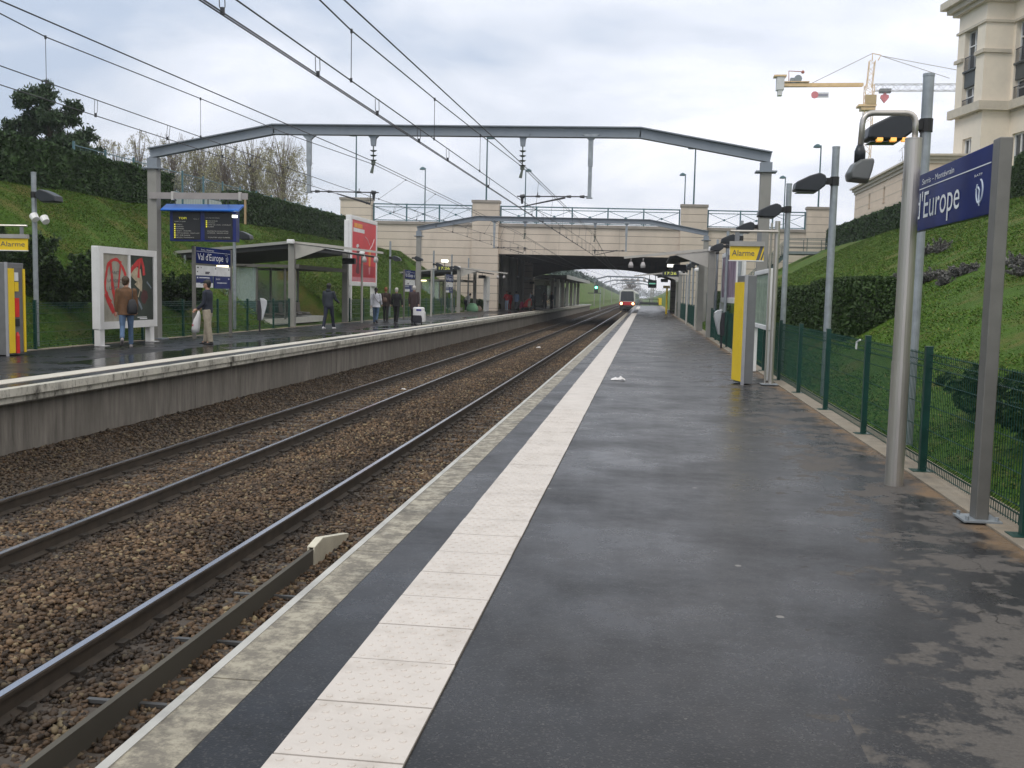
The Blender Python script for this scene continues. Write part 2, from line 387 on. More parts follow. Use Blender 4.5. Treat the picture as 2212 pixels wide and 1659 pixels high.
# ---------------------------------------------------------------- terrain: one sheet to the horizon
def bankL(Y): return 1+.0013*max(0, min(Y, 370)-90) - (max(0, min(Y, 900)-370)/530)*1.1
prof = [(-700,5.8,1),(-120,5.7,1),(-60,5.6,1),(-26,5.35,1),(-23.8,5.3,1),(-21.5,4.95,1),(-20.5,4.3,1),(-19.5,3.6,1),(-18.5,2.9,1),(-17.5,2.2,1),(-16.5,1.5,1),(-15.5,.8,1),(-14.7,.18,1),(-14.3,.02,0),(-13.93,-.03,0),(-13.88,-1.0,0),(-9.5,-1.6,0),
        (-1.9,-1.6,0),(2.5,-1.0,0),(2.62,-.05,0),(3.0,-.03,2),(3.6,.16,2),(4.8,.78,2),(6,1.4,2),(7.2,2.0,2),(8.4,2.62,2),(9.6,3.24,2),(10.8,3.85,2),(12,4.46,2),(13.2,5.05,2),(14.4,5.65,2),(15.4,6.0,2),(17,6.1,2),(60,6.3,2),(150,6.4,2),(800,6.4,2)]
rows = [-20,-12,-6]+list(np.arange(-2, 125, 1.0))+list(np.arange(126, 240, 4))+[260,300,340,370,420,500,600,700,800,900,1100,1500]
def hgt(x, z, k, Y):
    if k == 1 and -21 < x < -14.2 and (37.6 < Y < 47.6 or 73.8 < Y < 83.8): return max(-.02, (-17.2-x)*1.25)
    if k == 1: z = z*max(.15, bankL(Y)) if Y > 90 else z
    if k == 2 and Y > 600: z = z*max(.3, 1-(Y-600)/600)
    if k and -40 < x < 40 and abs(z) > .3: z += .03*math.sin(x*1.7+Y*.9)+.03*math.sin(Y*.37-x*2.3)+.015*math.sin(Y*2.1+x)
    return z
def hv(x, Y):
    z = np.interp(x, [p[0] for p in prof], [p[1] for p in prof]); L_ = x < -14.2
    cut = L_&(x > -21)&(((Y > 37.6)&(Y < 47.6))|((Y > 73.8)&(Y < 83.8)))
    zz = z+.03*np.sin(x*1.7+Y*.9)+.03*np.sin(Y*.37-x*2.3)+.015*np.sin(Y*2.1+x)
    z = np.where(np.abs(z) > .3, zz, z)
    return np.where(cut, np.maximum(-.02, (-17.2-x)*1.25), z)
def right_slope(x): return float(np.interp(x, [p[0] for p in prof], [p[1] for p in prof]))
V = []; F = []
for Y in rows:
    for x, z, k in prof: V.append((x, Y, hgt(x, z, k, Y)))
n = len(prof)
for i in range(len(rows)-1):
    for j in range(n-1): F.append((i*n+j, i*n+j+1, (i+1)*n+j+1, (i+1)*n+j))
o = npmesh('ground', np.array(V), np.array(F), gm, smooth=True); tag(o, kind='structure', label='grassy cutting with steep green banks on both sides of the railway')
def on_bank(x, y, X0, X1):
    """first point of the bank surface seen at (x, y) with X between X0 and X1"""
    for i in range(400):
        X = X0+(X1-X0)*i/399
        p = P(x, y, X=X)
        if p.z <= right_slope(X): return Vector((X, p.y, right_slope(X)))
    return P(x, y, X=X1)

# ---------------------------------------------------------------- track bed
def bz(x):
    return float(np.interp(x, [-9.6,-9.3,-8.7,-8.2,-7.7,-5.95,-5.6,-4.9,-4.3,-3.9,-2.4,-1.8,-1.6], [-1.0,-1.04,-1.14,-1.21,-1.235,-1.235,-1.20,-1.14,-1.19,-1.232,-1.24,-1.23,-1.22]))
def greasy(nt, c):
    """grease and brake dust lie in a band along each rail"""
    v = objvec(nt); sx = nt.nodes.new('ShaderNodeSeparateXYZ'); nt.links.new(v, sx.inputs[0]); f = None
    for rx in (-7.57, -6.08, -3.97, -2.6):
        d = mth(nt, 'ABSOLUTE', mth(nt, 'SUBTRACT', sx.outputs[0], rx)); f = d if f is None else mth(nt, 'MINIMUM', f, d)
    f = mth(nt, 'ADD', f, mth(nt, 'MULTIPLY', mth(nt, 'SUBTRACT', noise(nt, v, 3, 4), .5), .5))
    return mixc(nt, ramp(nt, f, [(.12, .78), (.5, 0.)]), c, (.016,.013,.011))
mt, nt, b = _nodes('ballast_bed'); v = objvec(nt)
vo = nt.nodes.new('ShaderNodeTexVoronoi'); vo.inputs['Scale'].default_value = 22; nt.links.new(v, vo.inputs['Vector'])
hs = nt.nodes.new('ShaderNodeSeparateXYZ'); nt.links.new(vo.outputs['Color'], hs.inputs[0])
c = ramp(nt, hs.outputs[0], [(0., (.018,.011,.007)), (1., (.18,.12,.065)), (.45, (.07,.045,.026)), (.8, (.12,.073,.04))])
c = mixc(nt, ramp(nt, vo.outputs['Distance'], [(.25, 0.), (.6, .8)]), c, (.02,.016,.013))
c = mixc(nt, mth(nt, 'MULTIPLY', ramp(nt, noise(nt, v, .6, 5), [(.42, 0.), (.62, 1.)]), .5), c, (.06,.05,.042))
c = greasy(nt, c)
nt.links.new(c, b.inputs['Base Color']); b.inputs['Roughness'].default_value = .95; b.inputs['Specular IOR Level'].default_value = .08
bump(nt, b, mth(nt, 'SUBTRACT', 1., vo.outputs['Distance']), .9, .05)
bedm = mt
xs = np.linspace(-9.6, -1.6, 60); ys = np.concatenate([np.arange(-4, 60, .25), np.arange(60, 200, 2), np.arange(200, 700, 20)])
gx, gy = np.meshgrid(xs, ys); gz = np.vectorize(bz)(gx)+rng.normal(0, .008, gx.shape)
n = len(xs); V = np.stack([gx.ravel(), gy.ravel(), gz.ravel()], 1)
ii = (np.arange(len(ys)-1)[:, None]*n+np.arange(n-1)[None]).ravel(); F = np.stack([ii, ii+1, ii+1+n, ii+n], 1)
tag(npmesh('track_bed', V, F, bedm, smooth=True), kind='structure')

def in_view(p, margin=60):
    d = p-np.array([0, 0, CAMH]); z = d@np.array(_f); x = 1106+2150*(d@np.array(_r))/z; y = 829.5-2150*(d@np.array(_u))/z
    return (z > .3)&(x > -margin)&(x < 2212+margin)&(y > -margin)&(y < 1659+margin)
stm, nt, b = _nodes('ballast_stone'); v = objvec(nt)
g = nt.nodes.new('ShaderNodeNewGeometry')
c = ramp(nt, g.outputs['Random Per Island'], [(0., (.022,.014,.009)), (1., (.29,.23,.13)), (.3, (.075,.048,.027)), (.6, (.13,.078,.043)), (.88, (.20,.13,.075))])
c = mixc(nt, mth(nt, 'MULTIPLY', ramp(nt, noise(nt, v, .8, 5), [(.4, 0.), (.65, 1.)]), .6), c, (.028,.021,.016))
sxn = nt.nodes.new('ShaderNodeSeparateXYZ'); nt.links.new(v, sxn.inputs[0])
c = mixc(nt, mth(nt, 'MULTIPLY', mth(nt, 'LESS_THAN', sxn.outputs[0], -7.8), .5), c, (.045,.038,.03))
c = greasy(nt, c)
nt.links.new(c, b.inputs['Base Color']); b.inputs['Roughness'].default_value = .6; b.inputs['Specular IOR Level'].default_value = .3
def stones(name, n, x0, x1, y0, y1, r0, r1, ico=True):
    t = (1+5**.5)/2
    if ico:
        bv = np.array([(-1,t,0),(1,t,0),(-1,-t,0),(1,-t,0),(0,-1,t),(0,1,t),(0,-1,-t),(0,1,-t),(t,0,-1),(t,0,1),(-t,0,-1),(-t,0,1)], float)/1.9
        bf = np.array([(0,11,5),(0,5,1),(0,1,7),(0,7,10),(0,10,11),(1,5,9),(5,11,4),(11,10,2),(10,7,6),(7,1,8),(3,9,4),(3,4,2),(3,2,6),(3,6,8),(3,8,9),(4,9,5),(2,4,11),(6,2,10),(8,6,7),(9,8,1)])
    else:
        bv = np.array([(1,0,0),(-1,0,0),(0,1,0),(0,-1,0),(0,0,1),(0,0,-1)], float)
        bf = np.array([(0,2,4),(2,1,4),(1,3,4),(3,0,4),(2,0,5),(1,2,5),(3,1,5),(0,3,5)])
    x = rng.uniform(x0, x1, n); y = y0+(y1-y0)*rng.uniform(0, 1, n)**1.25
    z = np.interp(x, [-9.6,-9.3,-8.7,-8.2,-7.7,-5.95,-5.6,-4.9,-4.3,-3.9,-2.4,-1.8,-1.6], [-1.0,-1.04,-1.14,-1.21,-1.235,-1.235,-1.20,-1.14,-1.19,-1.232,-1.24,-1.23,-1.22])
    for rx in (-7.57, -6.08, -3.97):
        z = z-.012*np.exp(-((x-rx)/.10)**2)
    c = np.stack([x, y, z+rng.uniform(-.01, .022, n)], 1); c = c[in_view(c)]; n = len(c)
    vv = bv[None]*rng.uniform(.55, 1.3, (n, len(bv), 1))*rng.uniform(r0, r1, (n, 1, 1))*np.array([1, 1, .75])*rng.uniform(.7, 1.3, (n, 1, 3))
    a = rng.uniform(0, 6.28, n); ca, sa = np.cos(a)[:, None], np.sin(a)[:, None]
    w = vv.copy(); w[..., 0] = vv[..., 0]*ca-vv[..., 1]*sa; w[..., 1] = vv[..., 0]*sa+vv[..., 1]*ca
    w += c[:, None]
    F = (bf[None]+np.arange(n)[:, None, None]*len(bv)).reshape(-1, 3)
    return tag(npmesh(name, w.reshape(-1, 3), F, stm), kind='stuff')
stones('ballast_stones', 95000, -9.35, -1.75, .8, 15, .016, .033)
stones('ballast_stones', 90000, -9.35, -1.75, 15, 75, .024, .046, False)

# ---------------------------------------------------------------- rails, sleepers
def rail_mb(x, y0, y1):
    pr = [(-.075,-.17),(.075,-.17),(.075,-.158),(.012,-.14),(.012,-.045),(.036,-.032),(.036,-.008),(.030,0),(-.030,0),(-.036,-.008),(-.036,-.032),(-.012,-.045),(-.012,-.14),(-.075,-.158)]
    mb = MB(); mb.m = 0; mb.prism(pr, (x, y0, -1.05), (1,0,0), (0,0,1), (0, y1-y0, 0))
    mb.m = 1; mb.box(x-.029, x+.029, y0, y1, -1.0495, -1.048); return mb
slm = mat('sleeper_concrete', (.065,.052,.042), .85, 0, .2, 5, dirt=.6, dcol=(.05,.04,.03), dscale=3)
clip = mat('rail_clip', (.05,.042,.035), .7, .3, .2, 8)
def track(label, xs_, ctr, n0):
    t = thing('railway_track', label, 'railway track', (ctr, 0, -1.2))
    for x in xs_: rail_mb(x, -3, 560).build('rail', [rust, rtop], t)
    for k in range(n0):
        y = 1.0+.6*k; mb = MB()
        mb.box(ctr-1.2, ctr+1.2, y-.13, y+.13, -1.36, -1.222)
        o = mb.build('sleeper', slm, t, bevel=.02)
        mb = MB()
        for x in xs_:
            for s in (-1, 1): mb.box(x+s*.06-.03, x+s*.06+.05*s*.2+.03, y-.05, y+.05, -1.222, -1.18)
        mb.build('rail_clip', clip, o)
track('nearer railway track, one bright worn rail showing beside the near platform', (-3.97, -2.47), -3.22, 62)
track('farther railway track with two rusty rails below the far platform wall', (-7.57, -6.08), -6.82, 66)
# plank-like cable cover between the rails with its white end cap
e0 = P(60, 1640, Z=-1.06); e1 = P(687, 1181, Z=-1.06); cxx = (e0.x+e1.x)/2
plk = mat('grey_board', (.085,.077,.062), .8, 0, .2, 3, dirt=.4, dcol=(.05,.045,.035), dscale=3, stretch=(1,.3,1))
t = thing('cable_guard', 'long grey upright board beside the bright rail ending in a white cap', 'cable guard', (cxx, 1, -1.3))
MB().box(cxx-.022, cxx+.022, -1, e1.y, -1.29, -1.06).build('board', plk, t)
mb = MB()
for s in (-1, 1): mb.prism([(0,-1.27),(0,-1.035),(.25,-1.005),(1.15,-1.17),(1.15,-1.24)], (cxx+s*.03-.012, e1.y-.12, 0), (0,1,0), (0,0,1), (.024, 0, 0))
mb.prism([(0,-1.045),(.25,-1.01),(1.15,-1.18),(1.15,-1.165),(.25,-.995),(0,-1.03)], (cxx-.042, e1.y-.12, 0), (0,1,0), (0,0,1), (.084, 0, 0))
mb.build('end_cap', mat('cream_plastic', (.62,.58,.47), .5, 0, .1, 4, dirt=.3, dcol=(.2,.15,.1)), t, bevel=.008)
mb = MB()
for y in np.arange(1.2, e1.y, 1.2): mb.box(cxx-.35, cxx+.4, y-.02, y+.02, -1.225, -1.2)
mb.build('cross_strap', mat('strap_metal', (.11,.11,.11), .5, .5, .1, 5), t)
def litter(name, label, p, r, mt_, seed):
    rr = random.Random(seed); mb = MB(); n = 7
    pts = [(p.x+r*(i/(n-1)-.5)*2, p.y+r*(j/(n-1)-.5)*1.2, p.z+.01+abs(rr.gauss(0, .25))*r*(1 if 0 < i < n-1 else .2)) for i in range(n) for j in range(n)]
    mb.add(pts, [(i*n+j, i*n+j+1, (i+1)*n+j+1, (i+1)*n+j) for i in range(n-1) for j in range(n-1)])
    o = mb.build(name, mt_, None, smooth=False); c = Vector(p); o.location = c
    for vtx in o.data.vertices: vtx.co -= c
    md = o.modifiers.new('s', 'SOLIDIFY'); md.thickness = .002
    return tag(o, label, 'litter')
paper = mat('paper', (.72,.70,.70), .7, 0, .05, 10)
litter('crumpled_paper', 'crumpled white paper lying on the platform next to the pale strip', P(1335, 822, Z=0), .13, paper, 3)
litter('plastic_cup', 'small white scrap of litter on the ballast between the two tracks', P(871, 842, Z=-1.17), .07, paper, 4)
litter('plastic_bag', 'white crumpled bag far along the ballast between the tracks', P(1163, 752, Z=-1.17), .12, paper, 5)

# ---------------------------------------------------------------- right platform
YE = 171
tj = mat('tile_joint', (.07,.058,.048), .9)
def st(mb, name, m_, **k): return tag(mb.build(name, m_, None, **k), kind='structure')
st(MB().box(-1.456, 2.42, -4, YE, -.22, 0), 'platform', asph)
mb = MB(); yy = -.35
while yy < 90: mb.box(-1.66, -1.4565, yy+.004, yy+1.0-.004, -.16, .001+rng.uniform(0, .002)); yy += 1.0
mb.box(-1.66, -1.4565, 90, YE, -.16, .001); st(mb, 'platform_coping', cop); st(MB().box(-1.655, -1.46, -4, 90, -.15, -.012), 'coping_bed', tj)
st(MB().box(-1.70, -1.6605, -4, YE, -.03, .006), 'platform_edge_trim', mat('edge_trim', (.46,.45,.42), .5, .1, .15, 3, dirt=.3))
st(MB().box(-1.30, 2.3, -4, YE, -1.6, -.2205), 'platform_wall', wallc)
st(MB().box(2.4205, 2.80, -4, YE, -.3, .015), 'kerb', fkerb)
y0 = P(600, 1634, Z=0).y-.444*6; mb = MB()
X0, X1 = -1.178, -.734
k = 0
while y0+.444*k < 150:
    a = y0+.444*k; k += 1
    if a < .3 or (95.5 < a < 98.5): continue
    dz = rng.uniform(0, .0015)
    mb.box(X0+rng.uniform(-.002,.002), X1+rng.uniform(-.002,.002), a+.005, a+.439, .002, .010+dz)
    if a < 13:
        for i in range(7):
            for j in range(7):
                px = X0+.038+i*.061+(.0305 if j%2 else 0); py = a+.04+j*.061
                if px > X1-.02: continue
                mb.loft([((px,py,.009),.0145,.0145),((px,py,.0128+dz),.0125,.0125),((px,py,.0140+dz),.006,.006)], 9)
st(mb, 'tactile_strip', tile)
st(MB().box(X0-.004, X1+.004, .3, 150, -.01, .0035), 'tactile_strip_bed', tj)

# ---------------------------------------------------------------- left platform
st(MB().box(-13.9, -9.3, 4, YE, -.22, 0), 'platform', asphl)
mb = MB(); mb.box(-9.2995, -9.14, 4, YE, -.1, .002); st(mb, 'platform_coping', copl)
mb = MB(); yy = 4
while yy < YE:
    L = 2.2; mb.box(-9.139, -9.115-rng.uniform(0,.012), yy, yy+L-.012, -.115, .004); mb.box(-9.20, -9.17, yy, yy+L-.012, -.215, -.118); yy += L
st(mb, 'platform_edge_blocks', copd)
st(MB().box(-13.6, -9.2005, 4, YE, -.24, -.2205), 'platform_underside', wallc)
st(MB().box(-10.02, -9.62, 4, YE-8, .002, .012), 'tactile_strip', mat('pale_strip', (.58,.54,.47), .5, 0, .06, 2, dirt=.3, dcol=(.35,.32,.26), dscale=3, stretch=(1,.3,1)))
jy = [P(423, 850, X=-9.4).y, P(727, 790, X=-9.4).y]; sp_ = jy[1]-jy[0]
mb = MB(); a = jy[0]-sp_*2
while a < YE: mb.box(-13.5, -9.4, a+.012, min(a+sp_-.012, YE), -1.6, -.2405); a += sp_
st(mb, 'platform_wall', wallc)
st(MB().box(-13.4, -9.45, 4, YE-.1, -1.6, -.25), 'platform_core', mat('joint_dark', (.02,.02,.02), .9))
st(MB().box(-14.15, -13.9005, 4, YE, -.3, .012), 'kerb', fkerb)

# ---------------------------------------------------------------- overhead line gantries
G1 = 27.3; G2 = 59.5
def V3(*a): return Vector(a)
def ibeam(mb, p0, p1, h, wdt, tf=.03, tw=.02):
    """I section along p0-p1 (top line), hanging h below, flanges wdt wide along Y"""
    p0, p1 = Vector(p0), Vector(p1); d = p1-p0; upv = Vector((0,1,0)).cross(d).normalized()
    if upv.z < 0: upv = -upv
    c = (p0+p1)/2; yv = Vector((0,1,0))
    mb.obox(c-upv*tf/2, d, yv*wdt, upv*tf); mb.obox(c-upv*(h-tf/2), d, yv*wdt, upv*tf); mb.obox(c-upv*h/2, d, yv*tw, upv*(h-2*tf-.002))
def gantry(label, group):
    tl, kl, kr, tr = [P(x, y, Y=G1) for x, y in ((322,320),(590,268),(1385,275),(1668,328))]
    xl, xr = tl.x+.14, tr.x-.14
    t = thing('overhead_line_gantry', label, 'gantry', (xl, G1, 0), 0, group)
    mb = MB(); ibeam(mb, tl, kl, .29, .22); ibeam(mb, kl, kr, .29, .22); ibeam(mb, kr, tr, .29, .22); mb.build('beam', gant, t)
    for x in (xl, xr):
        mb = MB(); mb.box(x-.14, x+.14, G1-.13, G1+.13, -.1, 4.86); c = mb.build('column', gcol, t, bevel=.01)
        mb = MB(); mb.box(x-.27, x+.27, G1-.2, G1+.2, 4.861, 4.90)
        for s in (-1, 1): mb.box(x+s*.22-.02, x+s*.22+.02, G1-.15, G1-.11, 4.82, 4.86)
        mb.box(x-.30, x+.30, G1-.22, G1+.22, .001, .04); mb.build('flange_plate', gant, c)
        mb = MB(); hh = tl.z-.3 if x == xl else tr.z-.3
        mb.box(x-.15, x+.15, G1-.12, G1+.12, 4.901, hh+.02); mb.build('column_head', gant, t)
    for px, by in ((668, 413), (1277, 425)):
        a = P(px, 290, Y=G1); z1 = P(px, by, Y=G1).z; mb = MB()
        mb.prism([(-.22,.0),(.22,.0),(.07,-.14),(-.07,-.14)], (a.x, G1-.05, a.z-.005), (1,0,0), (0,0,1), (0,.1,0))
        mb.box(a.x-.065, a.x+.065, G1-.05, G1+.05, a.z-.85, a.z-.14); mb.box(a.x-.05, a.x+.05, G1-.04, G1+.04, z1-.02, a.z-.851); mb.box(a.x-.08, a.x+.08, G1-.07, G1+.07, z1-.05, z1-.0201)
        mb.build('drop_post', galv, t)
    ins = mat('insulator', (.10,.12,.10), .3, 0, .2, 8)
    for px, pyb in ((807, 352), (1130, 362)):
        a = P(px, 290, Y=G1); z1 = P(px, pyb, Y=G1).z; mb = MB()
        mb.prism([(-.2,.0),(.2,.0),(.08,-.12),(.06,-.32),(-.06,-.32),(-.08,-.12)], (a.x, G1-.05, a.z), (1,0,0), (0,0,1), (0,.1,0)); hng = mb.build('hanger', gant, t)
        mb = MB(); z = a.z-.32; mb.cyl((a.x,G1,z),(a.x,G1,z1-.08), .018, n=6)
        for k in range(4):
            zz = z-.12-k*.13
            if zz > z1: mb.cyl((a.x,G1,zz),(a.x,G1,zz-.035), .10, .05, n=10)
        mb.cyl((a.x,G1,z1+.06),(a.x,G1,z1-.06), .06, n=8); mb.cyl((a.x,G1,z1-.06),(a.x-.05,G1,z1-.28), .03, .05, n=6); mb.build('insulator_string', ins, hng)
    # horizontal support arms with insulators and the registration arms of the contact wires
    for x0, y0_, x1, y1_, cxp, cyp, rx, ry in ((668,413,818,416, 728,419, 800,440), (1277,425,1117,424, 1123,448, 1221,427)):
        a, b_ = P(x0, y0_, Y=G1), P(x1, y1_, Y=G1); mb = MB(); mb.tube([a, b_], .018, 6); d = (b_-a)
        for f_, r_ in ((.12,.045),(.30,.04),(.72,.035),(.93,.06)): q = a+d*f_; mb.cyl(q-d.normalized()*.06, q+d.normalized()*.06, r_, r_*.7, 8)
        q = a+d*.93; mb.cyl(q, q-V3(0,0,.2), .05, .03, 6); q = a+d*.72; mb.cyl(q, q+V3(0,0,.1), .012, .012, 5)
        mb.build('support_arm', wirem, t)
        c, r_ = P(cxp, cyp, Y=G1), P(rx, ry, Y=G1); mb = MB(); mb.tube([c+V3(0,0,.01), r_], [.016,.03], 6); mb.cyl(r_, V3(r_.x, G1, a.z), .012, n=5); mb.build('registration_arm', wirem, t)
    return t
g1 = gantry('nearest grey steel gantry spanning both platforms with insulators hanging from it', 'gantries of the overhead line')
g2 = copy_tree(g1, loc=(g1.location.x+.35, G2, 0), label='second grey steel gantry standing just in front of the bridge')
for i, (yy, lab) in enumerate(((236, 'faraway gantry seen under the bridge left of the train'), (290, 'faraway gantry seen under the bridge, the next one beyond the first'), (355, 'faraway gantry, smallest of those seen under the bridge'))):
    g = copy_tree(g1, loc=(-12.0, yy, -1), label=lab); g.scale = (.80, 1, 1.17)

# ---------------------------------------------------------------- wires
def interp(nodes, Y):
    ys_ = [n_[1] for n_ in nodes]; return Vector((float(np.interp(Y, ys_, [n_[0] for n_ in nodes])), Y, float(np.interp(Y, ys_, [n_[2] for n_ in nodes]))))
def pxof(p):
    d = Vector(p)-Vector((0,0,CAMH)); z = d.dot(_f); return 1106+2150*d.dot(_r)/z, 829.5-2150*d.dot(_u)/z
def atpx(nodes, px):
    best = min(np.linspace(6, 58, 2000), key=lambda y: abs(pxof(interp(nodes, y))[0]-px)); return float(best)
def mk(near_px, g1_px, g2_px, far, xn=None, mid=(), ref=None):
    a = P(*g1_px, Y=G1)
    n0 = P(*near_px, Z=a.z) if xn is None else P(*near_px, X=xn); k = (a-n0)/(a.y-n0.y); s = n0-k*(n0.y+3)
    c = P(*g2_px, Y=G2); ms = [tuple(P(px_, py_, X=interp(ref, atpx(ref, px_)).x)) for px_, py_ in mid]; return [tuple(s), tuple(n0)]+[m_ for m_ in ms if n0.y+.3 < m_[1] < G1-.3]+[tuple(a), tuple(c)]+far
def overhead(label, con, aux, mes, fee, dr, lo, double):
    t = thing('overhead_line', label, 'overhead wires', (con[2][0], G1, 0), 0, 'overhead lines')
    for nm, nd, r_ in (('contact_wire', con, .008), ('auxiliary_wire', aux, .0085), ('messenger_wire', mes, .0095), ('feeder_wire', fee, .011)):
        mb = MB(); mb.tube(nd, r_, 5)
        if nm == 'contact_wire' and double: mb.tube([(x-.05, y, z+.01) for x, y, z in nd], r_, 5)
        mb.build(nm, wirem, t)
    Ys = [atpx(aux, px) for px in dr]+list(np.arange(31, 84, 4.5))
    for y in Ys:
        a, b_ = interp(mes, y), interp(aux, y); mb = MB(); mb.tube([a, b_], .005, 4); mb.cyl(a-V3(0,0,.03), a+V3(0,0,.02), .016, n=6); mb.cyl(b_-V3(0,0,.02), b_+V3(0,0,.03), .016, n=6); mb.build('dropper', wirem, t)
    Ys = [atpx(con, px) for px in lo]+list(np.arange(30, 84, 3))
    for y in Ys:
        a, b_ = interp(aux, y), interp(con, y); mb = MB()
        mb.tube([a+V3(-.025,0,0), b_*.75+a*.25+V3(-.025,0,0), b_], .0045, 4); mb.tube([a+V3(.025,0,0), b_*.75+a*.25+V3(.025,0,0), b_], .0045, 4); mb.cyl(b_-V3(0,0,.02), b_+V3(0,0,.04), .02, n=6); mb.build('loop_dropper', wirem, t)
ff = lambda x, dz: [(x, 88, 3.95+dz*.55), (x, 114, 3.95+dz*.55), (x, 175, 4.0+dz), (x, 560, 4.0+dz)]
cn_ = mk((440,0),(1123,448),(1279,549),ff(-3.2,0)); an_ = mk((511,0),(1123,431),(1279,530),ff(-3.2,.25),cn_[1][0])
cf_ = mk((0,183),(728,419),(1117,547),ff(-6.8,0)); af_ = mk((0,142),(735,403),(1117,528),ff(-6.8,.25),cf_[1][0])
mn_ = mk((691,0),(1130,362),(1281,507),ff(-3.2,.8),an_[1][0]+.02,((758,65),(938,213),(1036,290)),an_); mf_ = mk((0,29),(809,356),(1119,505),ff(-6.8,.8),af_[1][0]+.02,((99,80),(433,213),(622,290)),af_)
overhead('overhead wires above the nearer track, its contact wire doubled', cn_, an_, mn_, mk((744,0),(1131,357),(1281,503),ff(-3.3,.9)), (758,938,1036), (480,687,815,905,967,1055), True)
overhead('overhead wires above the farther track along the left platform', cf_, af_, mf_, mk((0,1),(807,349),(1119,501),ff(-6.9,.9)), (99,433,622), (207,362,480,540), False)

# ---------------------------------------------------------------- bridge
th_ = 0.115; BO = Vector((-14, 87, 0)); bu = Vector((math.cos(th_), math.sin(th_), 0)); bn = Vector((-math.sin(th_), math.cos(th_), 0))
Yv = Vector((0,1,0))
def Bp(px, py, d=0):
    dr = P(px, py, Y=50)-Vector((0,0,CAMH)); o = BO+Yv*d
    t = (o-Vector((0,0,CAMH))).dot(bn)/dr.dot(bn); q = Vector((0,0,CAMH))+dr*t; return (q-o).dot(bu), q.z
def bb(mb, s0, s1, d0, d1, z0, z1):
    c = BO+bu*(s0+s1)/2+Yv*(d0+d1)/2+Vector((0,0,(z0+z1)/2)); return mb.obox(c, bu*(s1-s0), Yv*(d1-d0), Vector((0,0,z1-z0)))
stone = mat('bridge_stone', (.60,.52,.44), .8, 0, .09, .5, bump=.15, bscale=14, dirt=.22, dcol=(.22,.19,.16), dscale=.9, stretch=(1,1,.35))
joint = mat('stone_joint', (.13,.11,.095), .9, 0, .1, 3)
capst = mat('cap_stone', (.30,.27,.24), .8, 0, .1, 1.5, dirt=.35, dcol=(.13,.12,.11), dscale=2)
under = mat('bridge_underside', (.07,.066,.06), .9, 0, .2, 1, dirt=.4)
def courses(mb, s0, s1, d, z0, z1, h=.655, dep=.5, joints=True):
    """stone courses facing -n, top aligned to z1"""
    mb.m = 1; bb(mb, s0+.01, s1-.01, d+.035, d+dep, z0, z1-.01); mb.m = 0; z = z1; k = 0
    while z > z0+.05:
        zb = max(z0, z-h)
        if joints and s1-s0 > 4:
            nn = max(1, round((s1-s0)/5.2)); w_ = (s1-s0)/nn
            for i in range(nn): bb(mb, s0+i*w_+.008, s0+(i+1)*w_-.008, d, d+.0349, zb+.022, z-.012)
        else: bb(mb, s0, s1, d, d+.0349, zb+.022, z-.012)
        z = zb; k += 1
def pillar(mb, s0, s1, d, z0, z1):
    courses(mb, s0, s1, d-.35, z0, z1-.22, dep=.9, joints=False)
    for sx, w_ in ((s0, -1), (s1, 1)):   # side faces get courses too
        z = z1-.22
        while z > z0+.05:
            zb = max(z0, z-.655); a = sx if w_ < 0 else sx
            bb(mb, min(a, a+w_*.02), max(a, a+w_*.02), d-.34, d+.55, zb+.022, z-.012); z = zb
    mb.m = 2; bb(mb, s0-.09, s1+.09, d-.44, d+.65, z1-.22, z1); mb.m = 0
ppx = [(738,803),(1022,1078),(1471,1527),(1743,1795)]
SP = [(Bp(a, 470)[0], Bp(b_, 470)[0]) for a, b_ in ppx]
ZT = Bp(1050, 433)[1]; ZC = Bp(1270, 492)[1]; ZB = Bp(1270, 553)[1]; ZR = Bp(1270, 449)[1]
t = thing('road_bridge', 'pale stone road bridge with four square pillars crossing over the station', 'bridge', tuple(BO))
for (s0, s1), zb in zip(SP, (2, -.1, -.1, 2)):
    mb = MB(); pillar(mb, s0, s1, 0, zb, ZT); mb.build('pillar', [stone, joint, capst], t)
    mb = MB(); pillar(mb, s0, s1, 28.5, zb, ZT); mb.build('pillar', [stone, joint, capst], t)
for i, zb in ((0, -.3), (1, ZB), (2, -.3)):
    mb = MB(); courses(mb, SP[i][1]+.01, SP[i+1][0]-.01, .1, zb, ZC-.02); mb.build('side_wall' if i != 1 else 'deck_face', [stone, joint, capst], t)
    mb = MB(); bb(mb, SP[i][1]+.005, SP[i+1][0]-.005, -.04, .62, ZC-.0195, ZC+.24); mb.build('coping', capst, t)
    mb = MB(); zr = 4.55 if i == 1 else -.3
    mb.m = 0; bb(mb, SP[i][1]+.005, SP[i+1][0]-.005, 28.0, 28.5, max(zr, 5.0) if i == 1 else zr, ZC+.2); mb.build('rear_wall', [stone, joint, capst], t)
mb = MB(); s0, s1 = SP[1][1], SP[2][0]; nA = 24; pts = []
for k in range(nA+1):
    f_ = k/nA; pts.append((s0+(s1-s0)*f_, 4.55-1.15*abs(2*f_-1)**2.4))
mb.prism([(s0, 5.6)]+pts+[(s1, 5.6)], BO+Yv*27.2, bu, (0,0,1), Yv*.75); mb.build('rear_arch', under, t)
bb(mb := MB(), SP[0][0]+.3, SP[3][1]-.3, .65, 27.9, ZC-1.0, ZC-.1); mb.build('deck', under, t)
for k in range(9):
    mb = MB(); d0 = 1.2+k*3.0; bb(mb, s0+.05, s1-.05, d0, d0+.7, ZB+.02, ZC-1.001); mb.build('cross_beam', under, t)
